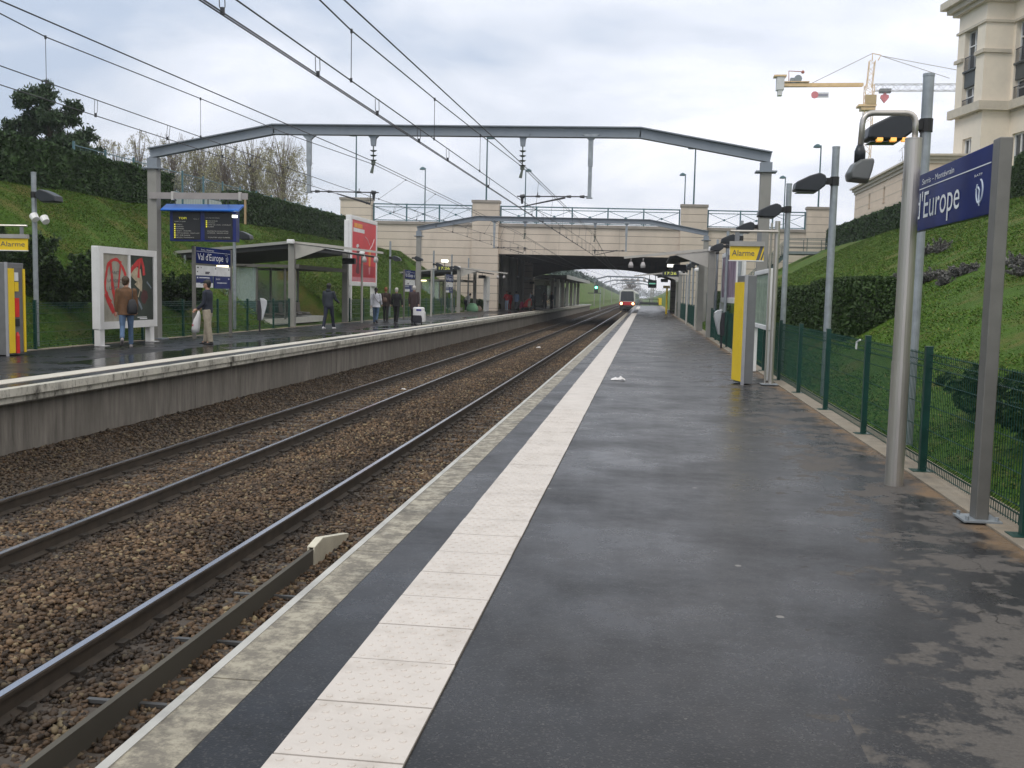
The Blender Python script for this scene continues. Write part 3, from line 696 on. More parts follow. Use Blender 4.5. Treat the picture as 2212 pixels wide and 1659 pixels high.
mb = MB(); courses(mb, SP[1][0]+.2, SP[1][0]+.25, 1, -.1, ZB); bb(mb, SP[1][0]-.4, SP[1][0]+.15, .7, 27.9, -.3, ZC-1.001); bb(mb, SP[2][1]-.15, SP[2][1]+.4, .7, 27.9, -.3, ZC-1.001); mb.build('abutment', conc, t)
for k in range(4):
    mb = MB(); d0 = 4+k*6.5; q = BO+bu*(SP[1][0]+1.4)+Yv*d0; mb.tube([q, q+V3(0,0,ZC-1.0)], [.35,.35], 12); mb.build('column', conc, t)
def railing(px0, px1, n_, d=0.25):
    a = Bp(px0, 470)[0]+.12; b_ = Bp(px1, 470)[0]-.12; zt = ZR; z0 = ZC+.30
    o = thing('bridge_railing', None, None, tuple(BO+bu*a+Yv*d+V3(0,0,ZC)))
    mb = MB(); bb(mb, a, b_, d-.04, d+.04, zt-.05, zt+.05); bb(mb, a, b_, d-.03, d+.03, zt-.28, zt-.22); bb(mb, a, b_, d-.03, d+.03, z0, z0+.07); mb.build('rail', teal, o)
    w_ = (b_-a)/n_
    for i in range(n_+1):
        mb = MB(); s = a+i*w_; bb(mb, s-.06, s+.06, d-.05, d+.05, ZC+.241, zt+.06); mb.build('post', teal, o)
    for i in range(n_):
        s = a+i*w_; mb = MB(); p = lambda s_, z_: BO+bu*s_+Yv*d+V3(0,0,z_)
        mb.tube([p(s+.05, z0+.05), p(s+w_-.05, zt-.25)], .022, 5); mb.tube([p(s+.05, zt-.25), p(s+w_-.05, z0+.05)], .022, 5); c = p(s+w_/2, (z0+zt-.2)/2); mb.cyl(c-bn*.04, c+bn*.04, .10, n=8); mb.build('cross_brace', teal, o)
    return o
tag(railing(803, 1022, 3), 'blue-green railing on the bridge between its leftmost and second pillar', 'railing', 'bridge railings')
tag(railing(1078, 1471, 5), 'blue-green railing of five crossed panels above the tracks', 'railing', 'bridge railings')
tag(railing(1527, 1743, 3), 'blue-green railing on the bridge between its two right pillars', 'railing', 'bridge railings')
for i in (0, 1, 2):
    a, b_ = SP[i][1], SP[i+1][0]; mb = MB(); o = thing('bridge_railing', ('far-side railing beyond the bridge road, left section', 'far-side railing beyond the bridge road, middle section above the tracks', 'far-side railing beyond the bridge road, right section')[i], 'railing', tuple(BO+bu*a+Yv*28.2+V3(0,0,ZC)), 0, 'bridge railings')
    mb = MB(); bb(mb, a, b_, 28.2, 28.26, ZR-.05, ZR+.03); bb(mb, a, b_, 28.2, 28.26, ZC+.25, ZC+.32); mb.build('rail', teal, o)
    for k in range(7): mb = MB(); s = a+(b_-a)*k/6; bb(mb, s-.05, s+.05, 28.19, 28.27, ZC+.2, ZR); mb.build('post', teal, o)
tag(bb(MB(), SP[0][0]+.3, SP[3][1]-.3, .7, 27.9, ZC-.095, ZC-.03).build('road', mat('road_asphalt', (.06,.06,.062), .8), None), kind='structure')

# street lamps standing on the bridge
tealp = mat('lamp_post_green', (.05,.11,.13), .45, .1, .1, 3)
def street_lamp(px, pyt, d, label, flip=1, first=[None]):
    s, zt = Bp(px, pyt, d); q = BO+bu*s+Yv*d; z0 = ZC
    h = zt-z0; t = thing('street_lamp', label, 'street lamp', (q.x, q.y, z0), 0, 'street lamps on the bridge')
    MB().tube([q+V3(0,0,z0), q+V3(0,0,z0+h*.5), q+V3(0,0,zt-.05)], [.085,.07,.055], 8).build('post', tealp, t)
    mb = MB(); c = q+V3(-.3*flip,0,zt-.12); mb.tube([q+V3(0,0,zt-.1), c+V3(0,0,.08)], .03, 5); mb.loft([(c+V3(0,0,-.12),.36,.26),(c+V3(0,0,.0),.34,.24),(c+V3(0,0,.12),.22,.16),(c+V3(0,0,.2),.07,.05)], 10); mb.build('lamp_head', tealp, t)
    return t
street_lamp(770, 288, .3, 'tall lamp post rising from the leftmost bridge pillar')
street_lamp(919, 362, 24, 'short-looking lamp post behind the left bridge railing')
street_lamp(1053, 294, .3, 'tall lamp post rising from the second bridge pillar', -1)
street_lamp(1136, 366, 24, 'lamp post behind the middle bridge railing, hooded lamp against the sky', -1)
street_lamp(1481, 375, 24, 'lower of the two lamp posts seen at the third bridge pillar')
street_lamp(1503, 316, .3, 'taller of the two lamp posts seen at the third bridge pillar')
street_lamp(1697, 381, 24, 'low lamp post behind the right bridge railing')
street_lamp(1774, 313, .3, 'tall lamp post rising from the rightmost bridge pillar')

# steel stairs on the right bank in front of the bridge
t = thing('outdoor_stairs', 'green steel stairs with landing climbing the bank to the bridge', 'stairs', (12, 85.5, 0))
SY = 85.6
lp = [P(1785, 545, Y=SY), P(1700, 545, Y=SY)]; zl = lp[0].z; x1_, x0_ = lp[0].x+1.2, lp[1].x
stair = mat('stair_steel', (.07,.11,.11), .5, .3, .15, 4)
MB().box(x0_, x1_, SY-1, SY+1, zl-.22, zl).build('landing', mat('landing_grey', (.22,.25,.26), .6, .2), t)
xb = P(1545, 660, Y=SY).x+.3
mb = MB()
for s in (-1, 1): mb.obox(((x0_+xb)/2, SY+s*.95, zl/2-.1), (x0_-xb, 0, zl), (0,.06,0), (0,0,.3))
mb.build('stringer', stair, t)
mb = MB(); n_ = 24
for k in range(n_): f_ = (k+.5)/n_; mb.box(xb+(x0_-xb)*f_-.14, xb+(x0_-xb)*f_+.14, SY-.9, SY+.9, zl*f_-.03, zl*f_+.01)
mb.build('tread', stair, t)
for s in (-1, 1):
    mb = MB()
    for hh in (.35, .7, 1.05): mb.tube([(xb, SY+s*.95, hh), (x0_, SY+s*.95, zl+hh), (x1_, SY+s*.95, zl+hh)], .028, 5)
    for k in range(11): f_ = k/10; x = xb+(x0_-xb)*f_; mb.cyl((x, SY+s*.95, zl*f_), (x, SY+s*.95, zl*f_+1.05), .03, n=5)
    for k in range(1, 4): x = x0_+(x1_-x0_)*k/3; mb.cyl((x, SY+s*.95, zl), (x, SY+s*.95, zl+1.05), .03, n=5)
    mb.build('handrail', stair, t)

# ---------------------------------------------------------------- buildings on the right
wallp = mat('annex_wall', (.72,.58,.45), .8, 0, .05, 1.2, bump=.1, bscale=20)
wallm = mat('building_wall', (.80,.71,.59), .8, 0, .04, .8, bump=.1, bscale=20, dirt=.15, dcol=(.45,.4,.34))
trim = mat('building_trim', (.56,.50,.41), .8, 0, .06, 2, dirt=.3, dcol=(.25,.23,.2))
winf = mat('window_frame', (.70,.70,.70), .5)
wing = mat('window_glass', (.03,.04,.05), .08, 0, .3, 1, spec=.8)
spand = mat('grey_spandrel', (.055,.065,.065), .5, 0, .1, 2)
ground_r = 6.0
A1 = P(1992, 334, X=19); A2 = P(1848, 407, X=19); zr = A1.z
t = thing('low_building', 'low peach stone building with slit windows and overhanging cornice', 'building', (19, A1.y, ground_r))
slits = [P(x, 430, X=19).y for x in (1878, 1909, 1948)]
mb = MB(); cuts = sorted(slits); edges = [A1.y]
zs0, zs1 = P(1878, 450, X=19).z, P(1878, 418, X=19).z
y_prev = A1.y
for ys_ in sorted(slits): mb.box(19, 19.4, y_prev, ys_-.32, ground_r-1, zr-.35); mb.box(19, 19.4, ys_-.32, ys_+.32, ground_r-1, zs0); mb.box(19, 19.4, ys_-.32, ys_+.32, zs1, zr-.35); y_prev = ys_+.32
mb.box(19, 19.4, y_prev, A2.y, ground_r-1, zr-.35); mb.box(19.401, 40, A1.y, A1.y+.4, ground_r-1, zr-.35); mb.box(19.401, 40, A2.y-.4, A2.y, ground_r-1, zr-.35); mb.build('wall', wallp, t)
mb = MB()
z = ground_r
while z < zr-.9: mb.box(18.985, 18.9995, A1.y, A2.y, z, z+.03); mb.box(19, 40, A1.y-.012, A1.y-.0005, z, z+.03); z += .8
mb.build('wall_groove', trim, t)
for ys_ in slits:
    f_ = MB().box(19.22, 19.27, ys_-.32, ys_+.32, zs0, zs1).build('window', wing, t); MB().box(19.0, 19.35, ys_-.34, ys_+.34, zs0-.08, zs0-.001).build('sill', trim, f_)
mb = MB(); mb.box(18.75, 40.3, A1.y-.25, A2.y+.25, zr-.349, zr-.12); mb.box(18.55, 40.5, A1.y-.45, A2.y+.45, zr-.119, zr+.02); mb.box(18.9, 40.1, A1.y-.1, A2.y+.1, zr-.6, zr-.3501) ; mb.build('roof', trim, t)

# tall building: frame along the facade (t towards the camera), o = offset to the right, z
C0 = P(2060, 258, X=21.5); fd = Vector((.18, -.984, 0)).normalized(); fo = Vector((.984, .18, 0)).normalized()
def FP(px, py, off=0):
    dr = P(px, py, Y=50)-Vector((0,0,CAMH)); o = C0+fo*off; tt = (o-Vector((0,0,CAMH))).dot(fo)/dr.dot(fo); q = Vector((0,0,CAMH))+dr*tt
    return (q-C0).dot(fd), q.z
def zD(x8, y8): return ((2120+x8/4.74)*.96, y8/4.74*.96)
def fb(mb, t0, t1, o0, o1, z0, z1):
    c = C0+fd*(t0+t1)/2+fo*(o0+o1)/2; c.z = (z0+z1)/2; return mb.obox(c, fd*(t1-t0), fo*(o1-o0), Vector((0,0,z1-z0)))
def F8(x, y, off=0): return FP(*zD(x, y), off)
t = thing('office_building', 'tall cream stone building with grey spandrels and heavy cornices', 'building', (C0.x, C0.y, ground_r))
zcor = F8(60, 110)[1]; zfr = F8(145, 395)[1]; zmid = F8(125, 690)[1]; zmain = F8(80, 1285)[1]; zw1t = F8(215, 385)[1]; zsp1 = F8(215, 775)[1]; zsp0 = F8(215, 945)[1]; zw0b = F8(215, 1215)[1]
tw0, tw1 = F8(215, 900)[0], F8(345, 900)[0]; tb1 = F8(430, 900)[0]; zl1, zl0 = F8(200, 1490)[1], F8(200, 1659)[1]-.6; tl0, tl1 = F8(198, 1560)[0], F8(292, 1560)[0]
DEP = 2.0
tn0, tn1 = F8(640, 900, DEP)[0], F8(705, 900, DEP)[0]; tv0 = F8(755, 900, DEP)[0]
mb = MB()
# projecting corner bay with its window opening
for a, b_ in ((0, tw0), (tw1, tb1)): fb(mb, a, b_, 0, .45, zmain, zfr)
fb(mb, tw0, tw1, 0, .45, zmain, zw0b)
for a, b_ in ((0, tl0), (tl1, tb1)): fb(mb, a, b_, .1, .45, ground_r-1, zmain-.001)
fb(mb, tl0, tl1, .1, .45, zl1, zmain-.001); fb(mb, tl0, tl1, .1, .45, ground_r-1, zl0)
fb(mb, 0, tb1, .02, .45, zfr+.001, zcor)
fb(mb, tb1-.45, tb1-.001, .451, DEP+.5, ground_r-1, zcor-.001); fb(mb, 0, .45, .451, 14, ground_r-1, zcor-.001)
# recessed wing: piers between tall window bays, repeated towards the camera
TE = 24; bays = [(tn0, tn1)]; q = tv0; bw = 1.9; pier = .55
while q < TE: bays.append((q, q+bw)); q += bw+1.6; bays.append((q, q+.9)); q += .9+pier
prev = tb1
for a, b_ in bays: fb(mb, prev, a, DEP, DEP+.5, zmain, zfr); prev = b_
fb(mb, prev, TE+3, DEP, DEP+.5, zmain, zfr); fb(mb, tb1, TE+3, DEP-.1, DEP+.5, zfr+.001, zcor-.3)
prev = tb1
for a, b_ in bays: fb(mb, prev, a+.15, DEP+.1, DEP+.5, ground_r-1, zmain-.002); fb(mb, a+.15, b_-.15, DEP+.1, DEP+.5, zl1, zmain-.002); fb(mb, a+.15, b_-.15, DEP+.1, DEP+.5, ground_r-1, zl0); prev = b_-.15
fb(mb, prev, TE+3, DEP+.1, DEP+.5, ground_r-1, zmain-.002)
fb(mb, 0, TE+3, 13.5, 14, ground_r-1, zcor-.3); fb(mb, TE+2.5, TE+3, DEP+.51, 13.4, ground_r-1, zcor-.3)
mb.build('wall', wallm, t)
def trimband(name, z0, z1, out):
    mb = MB(); fb(mb, -out, tb1+out, -out, .0-.001 if out else 0, z0, z1); fb(mb, tb1+.001, tb1+out, 0, DEP-out, z0, z1); fb(mb, tb1+.002, TE+3, DEP-out, DEP-.101, z0+.002, z1-.002); mb.build(name, trim, t)
trimband('string_course', zmain-.05, zmain+.55, .35); trimband('string_course', zfr-.05, zfr+.12, .12)
mb = MB(); fb(mb, -.15, tw0+.0, -.18, -.001, zmid-.12, zmid+.12); fb(mb, tw1, tb1+.15, -.18, -.001, zmid-.12, zmid+.12); fb(mb, tb1+.001, tb1+.15, 0, DEP-.2, zmid-.12, zmid+.12); mb.build('string_course', trim, t)
mb = MB()
for out, z0, z1 in ((.35, zcor-1.0, zcor-.75), (.65, zcor-.749, zcor-.4), (1.0, zcor-.399, zcor+.1)): fb(mb, -out, tb1+out, -out, 15, z0, z1); fb(mb, tb1+out+.001, TE+3+out, DEP-out, 15, z0+.002, z1-.002)
fb(mb, -.2, TE+3, 1.4, 13, zcor+.101, zcor+2.5); mb.build('cornice', trim, t)
def winbay(a, b_, o_, top, sp1_, sp0_, bot):
    for z0, z1 in ((sp1_, top), (bot, sp0_)):
        mb = MB(); fb(mb, a, b_, o_+.42, o_+.46, z0, z1); wn = mb.build('window', wing, t)
        mb = MB(); m_ = (a+b_)/2
        for s in (a+.04, m_, b_-.04): fb(mb, s-.045, s+.045, o_+.33, o_+.419, z0, z1)
        for zz in (z0+.05, z1-.05, z0+(z1-z0)*.62): fb(mb, a, b_, o_+.34, o_+.418, zz-.04, zz+.04)
        mb.build('frame', winf, wn)
        mb = MB(); fb(mb, a, b_, o_+.05, o_+.08, z0+.9, z0+.96); k = a+.06
        while k < b_: fb(mb, k-.012, k+.012, o_+.055, o_+.075, z0, z0+.9); k += .13
        mb.build('balcony_rail', dark, wn)
    mb = MB(); fb(mb, a+.002, b_-.002, o_+.12, o_+.4, sp0_, sp1_); fb(mb, a-.05, b_+.05, o_-.04, o_+.39, sp1_-.12, sp1_-.001); mb.build('spandrel', spand, t)
winbay(tw0, tw1, 0, zfr-.05, zsp1, zsp0, zw0b)
for a, b_ in bays: winbay(a, b_, DEP, zfr, zsp1, zsp0, zmain+.55)
def lowwin(a, b_, o_):
    mb = MB(); fb(mb, a, b_, o_+.38, o_+.42, zl0, zl1); wn = mb.build('window', wing, t); mb = MB(); m_ = (a+b_)/2
    for s in (a+.05, m_, b_-.05): fb(mb, s-.06, s+.06, o_+.3, o_+.379, zl0, zl1)
    fb(mb, a, b_, o_+.3, o_+.378, zl1-.1, zl1); mb.build('frame', winf, wn)
lowwin(tl0, tl1, 0)
for a, b_ in bays: lowwin(a+.15, b_-.15, DEP)
mb = MB(); fb(mb, tl0-.5, tl1+.6, .02, .099, zl1+1.5, zl1+1.75)
for a, b_ in bays[1::2]: fb(mb, a-.3, b_+.3, DEP+.02, DEP+.099, zl1+1.5, zl1+1.75)
mb.build('relief_band', trim, t)

# ---------------------------------------------------------------- tower crane
CY_ = 220
def K(x, y): return P((1700+x/3.662)*.96, y/3.662*.96, Y=CY_)
cy_ = mat('crane_yellow', (.70,.48,.24), .5, 0, .1, 1); cw = mat('crane_white', (.55,.55,.55), .5); cred = mat('crane_red', (.62,.18,.20), .5)  # crane paint lightened, distance haze is put into the colour
t = thing('tower_crane', 'yellow tower crane with red hook rising behind the low building', 'crane', (K(928,1480).x, CY_, 6))
def truss(mb, a, b_, w_, n_, r_=.06):
    a, b_ = Vector(a), Vector(b_); d = (b_-a); dn = d.normalized(); u = Vector((0,1,0)); v = dn.cross(u).normalized()
    cs = [u*w_/2+v*w_/2, -u*w_/2+v*w_/2, -u*w_/2-v*w_/2, u*w_/2-v*w_/2]
    for c in cs: mb.tube([a+c, b_+c], r_, 4)
    for i in range(n_):
        p, q = a+d*i/n_, a+d*(i+1)/n_
        for j in range(4): mb.tube([p+cs[j], q+cs[(j+1)%4]] if i%2 else [p+cs[(j+1)%4], q+cs[j]], r_*.6, 3)
zj = K(900, 722).z; mx_ = K(928, 900).x
mb = MB(); truss(mb, (mx_, CY_, 6), (mx_, CY_, K(928, 900).z), 1.7, 22, .08); mb.build('mast', cy_, t)
mb = MB(); truss(mb, (mx_, CY_, K(928,870).z), (mx_, CY_, zj+.5), 1.7, 4, .08); mb.m = 1; top = K(965,440); truss(mb, (mx_, CY_, zj), (top.x, CY_, K(960,500).z), 1.1, 5, .07); mb.tube([(top.x, CY_, K(960,500).z), top, K(1035,455), K(1010,497)], .12, 4); mb.build('apex', [cy_, cy_], t)
mb = MB(); a = K(228, 712); mb.box(a.x, K(885,720).x, CY_-.6, CY_-.45, a.z-.1, a.z+.55); mb.box(a.x, K(885,720).x, CY_+.45, CY_+.6, a.z-.1, a.z+.55); mb.box(a.x, K(440,700).x, CY_-.9, CY_+.9, a.z+.76, a.z+.9); mb.build('counter_jib', cy_, t)
mb = MB(); a, b_ = K(168, 790), K(235, 640); mb.box(a.x, b_.x, CY_-1, CY_+1, K(200,745).z, b_.z); mb.box(a.x+.3, a.x+1.2, CY_-.8, CY_+.8, a.z, K(200,745).z); cwt = mb.build('counterweight', cw, t); a, b_ = K(150, 638), K(252, 624); MB().box(a.x, b_.x, CY_-1.2, CY_+1.2, a.z, b_.z).build('counterweight_cap', cy_, cwt)
mb = MB(); mb.tube([K(275,690), K(275,585), K(400,592)], .1, 4); mb.ball(K(390,594), .35); mb.build('winch_boom', mat('crane_rust', (.35,.1,.06), .6), t)
mb = MB(); a, b_ = K(285, 690), K(365, 645); mb.box(a.x, b_.x-.8, CY_-.6, CY_+.6, a.z, b_.z); mb.cyl((b_.x-.4, CY_-.7, a.z+.9), (b_.x-.4, CY_+.7, a.z+.9), .8, n=10); mb.build('winch', mat('winch_grey', (.2,.23,.25), .6), t)
mb = MB(); truss(mb, K(975, 722), K(1640, 724)+V3(22,0,0), 1.3, 34, .06); mb.build('jib', mat('jib_grey', (.42,.40,.40), .5), t)
mb = MB(); a, b_ = K(895, 868), K(985, 792); mb.box(a.x, b_.x, CY_-1.6, CY_-.2, a.z, b_.z); mb.build('cab', mat('cab_tan', (.42,.30,.14), .5), t)
mb = MB(); a, b_ = K(838, 885), K(985, 868); mb.box(a.x, b_.x, CY_-1.5, CY_+1.5, a.z, b_.z); a, b_ = K(862, 912), K(980, 886); mb.box(a.x, b_.x, CY_-1.2, CY_+1.2, a.z, b_.z-.01); mb.build('slewing_platform', cy_, t)
mb = MB(); mb.tube([top, K(455, 690)], .06, 4); mb.tube([K(1035,460), K(1640,580)+V3(6,0,-1)], .06, 4); mb.tube([K(1035,460), K(1600,645)], .06, 4); mb.build('stay_cable', mat('cable', (.3,.25,.22), .5), t)
mb = MB(); a, b_ = K(1020, 766), K(1115, 733); mb.box(a.x, b_.x, CY_-.6, CY_+.6, a.z, b_.z); tr_ = mb.build('trolley', mat('trolley', (.12,.13,.14), .5), t)
mb = MB(); c = K(1063, 810); mb.prism([(0,-1.0),(.85,.1),(.75,.6),(.3,.75),(.15,1.3),(-.15,1.3),(-.3,.75),(-.75,.6),(-.85,.1)], c-V3(0,.3,0), (1,0,0), (0,0,1), (0,.6,0)); mb.build('hook_block', cred, t)
mb = MB(); a, b_ = K(458, 812), K(600, 766); mb.m = 0; mb.box(a.x, b_.x, CY_-.75, CY_-.65, a.z, b_.z); mb.m = 1; c = K(483, 788); mb.cyl(c-V3(0,.85,0), c-V3(0,.76,0), .75, n=12); mb.m = 2; a, b_ = K(512, 800), K(592, 778); mb.box(a.x, b_.x, CY_-.8, CY_-.76, a.z, b_.z); mb.build('banner', [mat('banner_white', (.7,.7,.72), .6), cred, mat('banner_grey', (.25,.25,.3), .6)], t)

# ---------------------------------------------------------------- lamp poles with floodlights
def flood_head(mb, c, s, wd=.36):
    """housing hanging beside a pole; c = bracket point, s = -1 towards -X, +1 towards +X"""
    pr = [(.14,-.02),(.17,.08),(.26,.12),(.42,.07),(.62,-.03),(.64,-.16),(.28,-.18),(.17,-.09)]
    mb.prism([(s*a, b_) for a, b_ in pr][::s], (c[0], c[1]-wd/2, c[2]), (1,0,0), (0,0,1), (0,wd,0))
def flood_pole(x, y, s, h, hz, label, group, glow=False, cams=False):
    t = thing('lamp_pole', label, 'lamp pole', (x, y, right_slope(x) if x > 0 else 0), 0, group)
    zb = -.1
    mb = MB(); mb.tube([(x,y,zb), (x,y,h)], .058, 14); mb.build('pole', galv, t, smooth=False)
    MB().cyl((x,y,h+.0005), (x,y,h+.03), .062, n=14).build('pole_cap', galv, t)
    mb = MB(); mb.box(min(x,x+s*.2), max(x,x+s*.2), y-.05, y-.02, hz-.05, hz+.05); mb.box(min(x,x+s*.2), max(x,x+s*.2), y+.02, y+.05, hz-.05, hz+.05); mb.cyl((x,y,hz-.07), (x,y,hz+.07), .072, n=12); mb.build('bracket', black, t)
    mb = MB(); flood_head(mb, (x, y, hz), s); hd = mb.build('floodlight', lampb, t, bevel=.02)
    mb = MB(); mb.box(min(x+s*.30,x+s*.60), max(x+s*.30,x+s*.60), y-.13, y+.13, hz-.192, hz-.183); mb.build('lens', mat('lens_dark', (.10,.10,.11), .15), hd)
    if glow:
        gl = mat('lamp_glow', (.9,.55,.15), .4, emit=(1,.42,.08), es=.8)
        for a in (.22, .34, .48): MB().box(min(x+s*a,x+s*(a+.06)), max(x+s*a,x+s*(a+.06)), y-.184, y-.10, hz-.192, hz-.155).build('lit_lamp', gl, hd)
    if cams:
        for k, dx_ in enumerate((.08, .34)):
            mb = MB(); c = Vector((x+s*dx_, y-.1, 3.05-.05*k)); mb.tube([c-V3(.04,0,-.08), c+V3(s*.05,-.05,-.02)], [.10,.085], 12); mb.tube([(x,y,3.1), c], .02, 6); mb.build('speaker', white, t)
    return t
names = ['nearest lamp pole behind the green fence, its floodlight showing an amber glow', 'second lamp pole behind the green fence, grey housing reaching left', 'third lamp pole behind the green fence, shorter looking, beside the gantry column']
fp = []
for k in range(14):
    y = 11.5+5.3*k
    if k < 3: fp.append(flood_pole(2.95, y, -1, 3.98, 3.46, names[k], 'floodlight poles along the right platform', glow=(k == 0)))
    else:
        if y > 84: break
        copy_tree(fp[2], loc=(2.95, y, 0), label=f'lamp pole in the receding row on the right, {["fourth","fifth","sixth","seventh","eighth","ninth","tenth","eleventh","twelfth","thirteenth","fourteenth"][k-3]} from the camera').location.z = fp[2].location.z
lgrp = 'floodlight poles along the left platform'
lf = flood_pole(-14.4, 22.1, 1, 4.12, 3.62, 'grey lamp pole at far left carrying a floodlight and two white loudspeakers', lgrp, cams=True)
lf2 = flood_pole(-14.4, 33.7, 1, 4.3, 3.4, 'grey lamp pole standing behind the blue departure board', lgrp)
for y, lab in ((55.3, 'lamp pole right of the red billboard in front of the bridge wall'), (67.0, 'lamp pole left of the far left clock'), (73.4, 'lamp pole beside the second shelter on the left platform'), (80.5, 'lamp pole in front of the second bridge pillar on the left')):
    copy_tree(lf2, loc=(-14.4, y, 0), label=lab)
t = thing('floodlight', 'dark floodlight fixed on the second gantry column on the left', 'floodlight', (-14.0, G2, 3.5)); mb = MB(); flood_head(mb, (-14.1, G2, 3.55), 1); mb.build('housing', lampb, t, bevel=.02); MB().box(-14.15, -13.85, G2-.03, G2+.03, 3.5, 3.6).build('bracket', black, t)
ROD = P(529, 432, Y=27.1), P(529, 484, Y=27.1)

# ---------------------------------------------------------------- stainless post with a swan neck lamp, near the camera
t = thing('platform_lamp', 'tall stainless steel post with a curved neck and grey lamp head', 'lamp', (2.14, 8.7, 0))
Yl = 8.7; top = P(1967, 302, Y=Yl); base = Vector((2.14, Yl, 0)); 
mb = MB(); mb.tube([(2.14,Yl,0), (2.14,Yl,1.05)], [.075,.073], 20); mb.tube([(2.14,Yl,1.051), (2.14,Yl,top.z)], [.069,.066], 20); mb.tube([(2.14,Yl,top.z+.0005),(2.14,Yl,top.z+.012)], .068, 20); mb.build('post', steel, t, smooth=False)
def arc(pp, k=5):
    out_ = []
    for i in range(len(pp)):
        if 0 < i < len(pp)-1:
            p, a, b_ = pp[i], pp[i-1], pp[i+1]; r_ = .09
            s0, s1 = p+(a-p).normalized()*r_, p+(b_-p).normalized()*r_
            for j in range(k+1): u = j/k; out_.append(s0*(1-u)**2+p*2*u*(1-u)+s1*u*u)
        else: out_.append(pp[i])
    return out_
zt = P(1920, 244, Y=Yl).z; xl_ = P(1862, 300, Y=Yl).x; xr_ = P(1978, 290, Y=Yl).x; zlm = P(1858, 322, Y=Yl).z
mb = MB(); mb.tube(arc([V3(xr_-.005,Yl,top.z-.05), V3(xr_-.005,Yl,zt), V3(xl_,Yl,zt), V3(xl_-.01,Yl,zlm)]), .024, 12); mb.build('curved_neck', steel, t, smooth=True)
mb = MB(); mb.loft([((xl_-.01,Yl,zlm-.11),.045,.045),((xl_-.01,Yl,zlm-.02),.045,.045),((xl_-.01,Yl,zlm+.03),.028,.028)], 14)
sk = mb.build('lamp_socket', lampb, t, smooth=True)
lg = mat('lamp_grey', (.12,.125,.125), .35, .2, .1, 5); poly = [(1856,344),(1887,341),(1888,350),(1883,372),(1874,397),(1830,392),(1827,376),(1838,356)]
pl = [P(a, b_, Y=Yl) for a, b_ in poly]; mb = MB(); c = sum((p for p in pl), Vector())/len(pl)
k = len(pl); vs_ = [p+V3(0,-.10,0) for p in [c+(p-c)*.82 for p in pl]]+[p for p in pl]+[p+V3(0,.12,0) for p in [c+(p-c)*.9 for p in pl]]
fs_ = [tuple(range(k))]+[(i,k+i,k+(i+1)%k,(i+1)%k) for i in range(k)]+[(k+i,2*k+i,2*k+(i+1)%k,k+(i+1)%k) for i in range(k)]+[tuple(range(3*k-1,2*k-1,-1))]
mb.add(vs_, fs_); mb.build('lamp_head', lg, t, bevel=.012)

# ---------------------------------------------------------------- station name signs
ratp = mat('logo_white', (.55,.62,.72), .5)
def name_panel(parent, x, ya, yb, z0, z1, s, first, ystart, cap):
    """s=+1: face looks to +X (left platform), text runs towards +Y; s=-1 the other way round"""
    MB().box(x-.03, x+.03, min(ya,yb), max(ya,yb), z0, z1).build('sign_panel', signb, parent, bevel=.006)
    rt = (0, s, 0); up = (0,0,1); fx = x+s*.0315; L_ = abs(yb-ya); H_ = z1-z0; y0_ = ya if s > 0 else max(ya, yb)
    Pq = lambda f_, zf: (fx, y0_+s*f_*L_, z0+zf*H_)
    if isinstance(first, tuple):
        for s_, w_, o_ in (("d'Europe", first[0], ystart[0]), ('Val', first[1], ystart[1])): text(s_, 'lettering', letter, parent, (fx, y0_+s*o_, z0+.21*H_), rt, up, cap*H_, width=w_)
    else: text("Val d'Europe", 'lettering', letter, parent, (fx, y0_+s*ystart, z0+.21*H_), rt, up, cap*H_, width=first)
    text('Serris – Montévrain', 'small_lettering', letter, parent, Pq(.14, .80) if not isinstance(first, tuple) else (fx, P(2001, 400, X=x).y, z0+.80*H_), rt, up, .10*H_, width=.36*L_ if not isinstance(first, tuple) else P(2001, 400, X=x).y-P(2070, 380, X=x).y)
    mb = MB(); mb.box(min(fx, fx+s*.002), max(fx, fx+s*.002), min(ya,yb)+.04, max(ya,yb)-.04, z0+.725*H_, z0+.742*H_); mb.build('rule', letter, parent)
    c = Vector(Pq(.89, .37)); r_ = .17*H_; mb = MB(); ring = []
    for i in range(33): a = R(-60)+R(300)*i/32; ring.append(c+Vector((0, s*r_*.82*math.cos(a+R(200)), r_*math.sin(a+R(200)))))
    mb.tube(ring, .007, 5); mb.tube([c+Vector((0,-s*r_*1.0,r_*.25)), c+Vector((0,-s*r_*.35,r_*.38)), c+Vector((0,s*r_*.02,r_*.1)), c+Vector((0,-s*r_*.05,-r_*.35)), c+Vector((0,s*r_*.1,-r_*1.25))], .007, 5)
    mb.build('emblem', ratp, parent); text('RATP', 'emblem_lettering', letter, parent, (fx, y0_+s*.835*L_, c.z+r_*1.35), rt, up, .035*H_, width=.075*L_)
def flat_post(mb, x, y, z1, w_=.045, d_=.07): mb.box(x-w_, x+w_, y-d_, y+d_, .012, z1)
sx = 2.41; ya, yb = 7.42, P(1966, 450, X=2.41).y
t = thing('station_sign', "large blue station name sign on two grey posts close to the camera", 'station sign', (sx, 7.4, 0), 0, 'station name signs')
yd = P(1987, 450, X=sx).y; ye = P(2081, 450, X=sx).y
name_panel(t, sx, 7.46, yb, 2.18, 2.675, -1, (yd-ye, yb-yd-.07), (yb-yd, .02), .46)
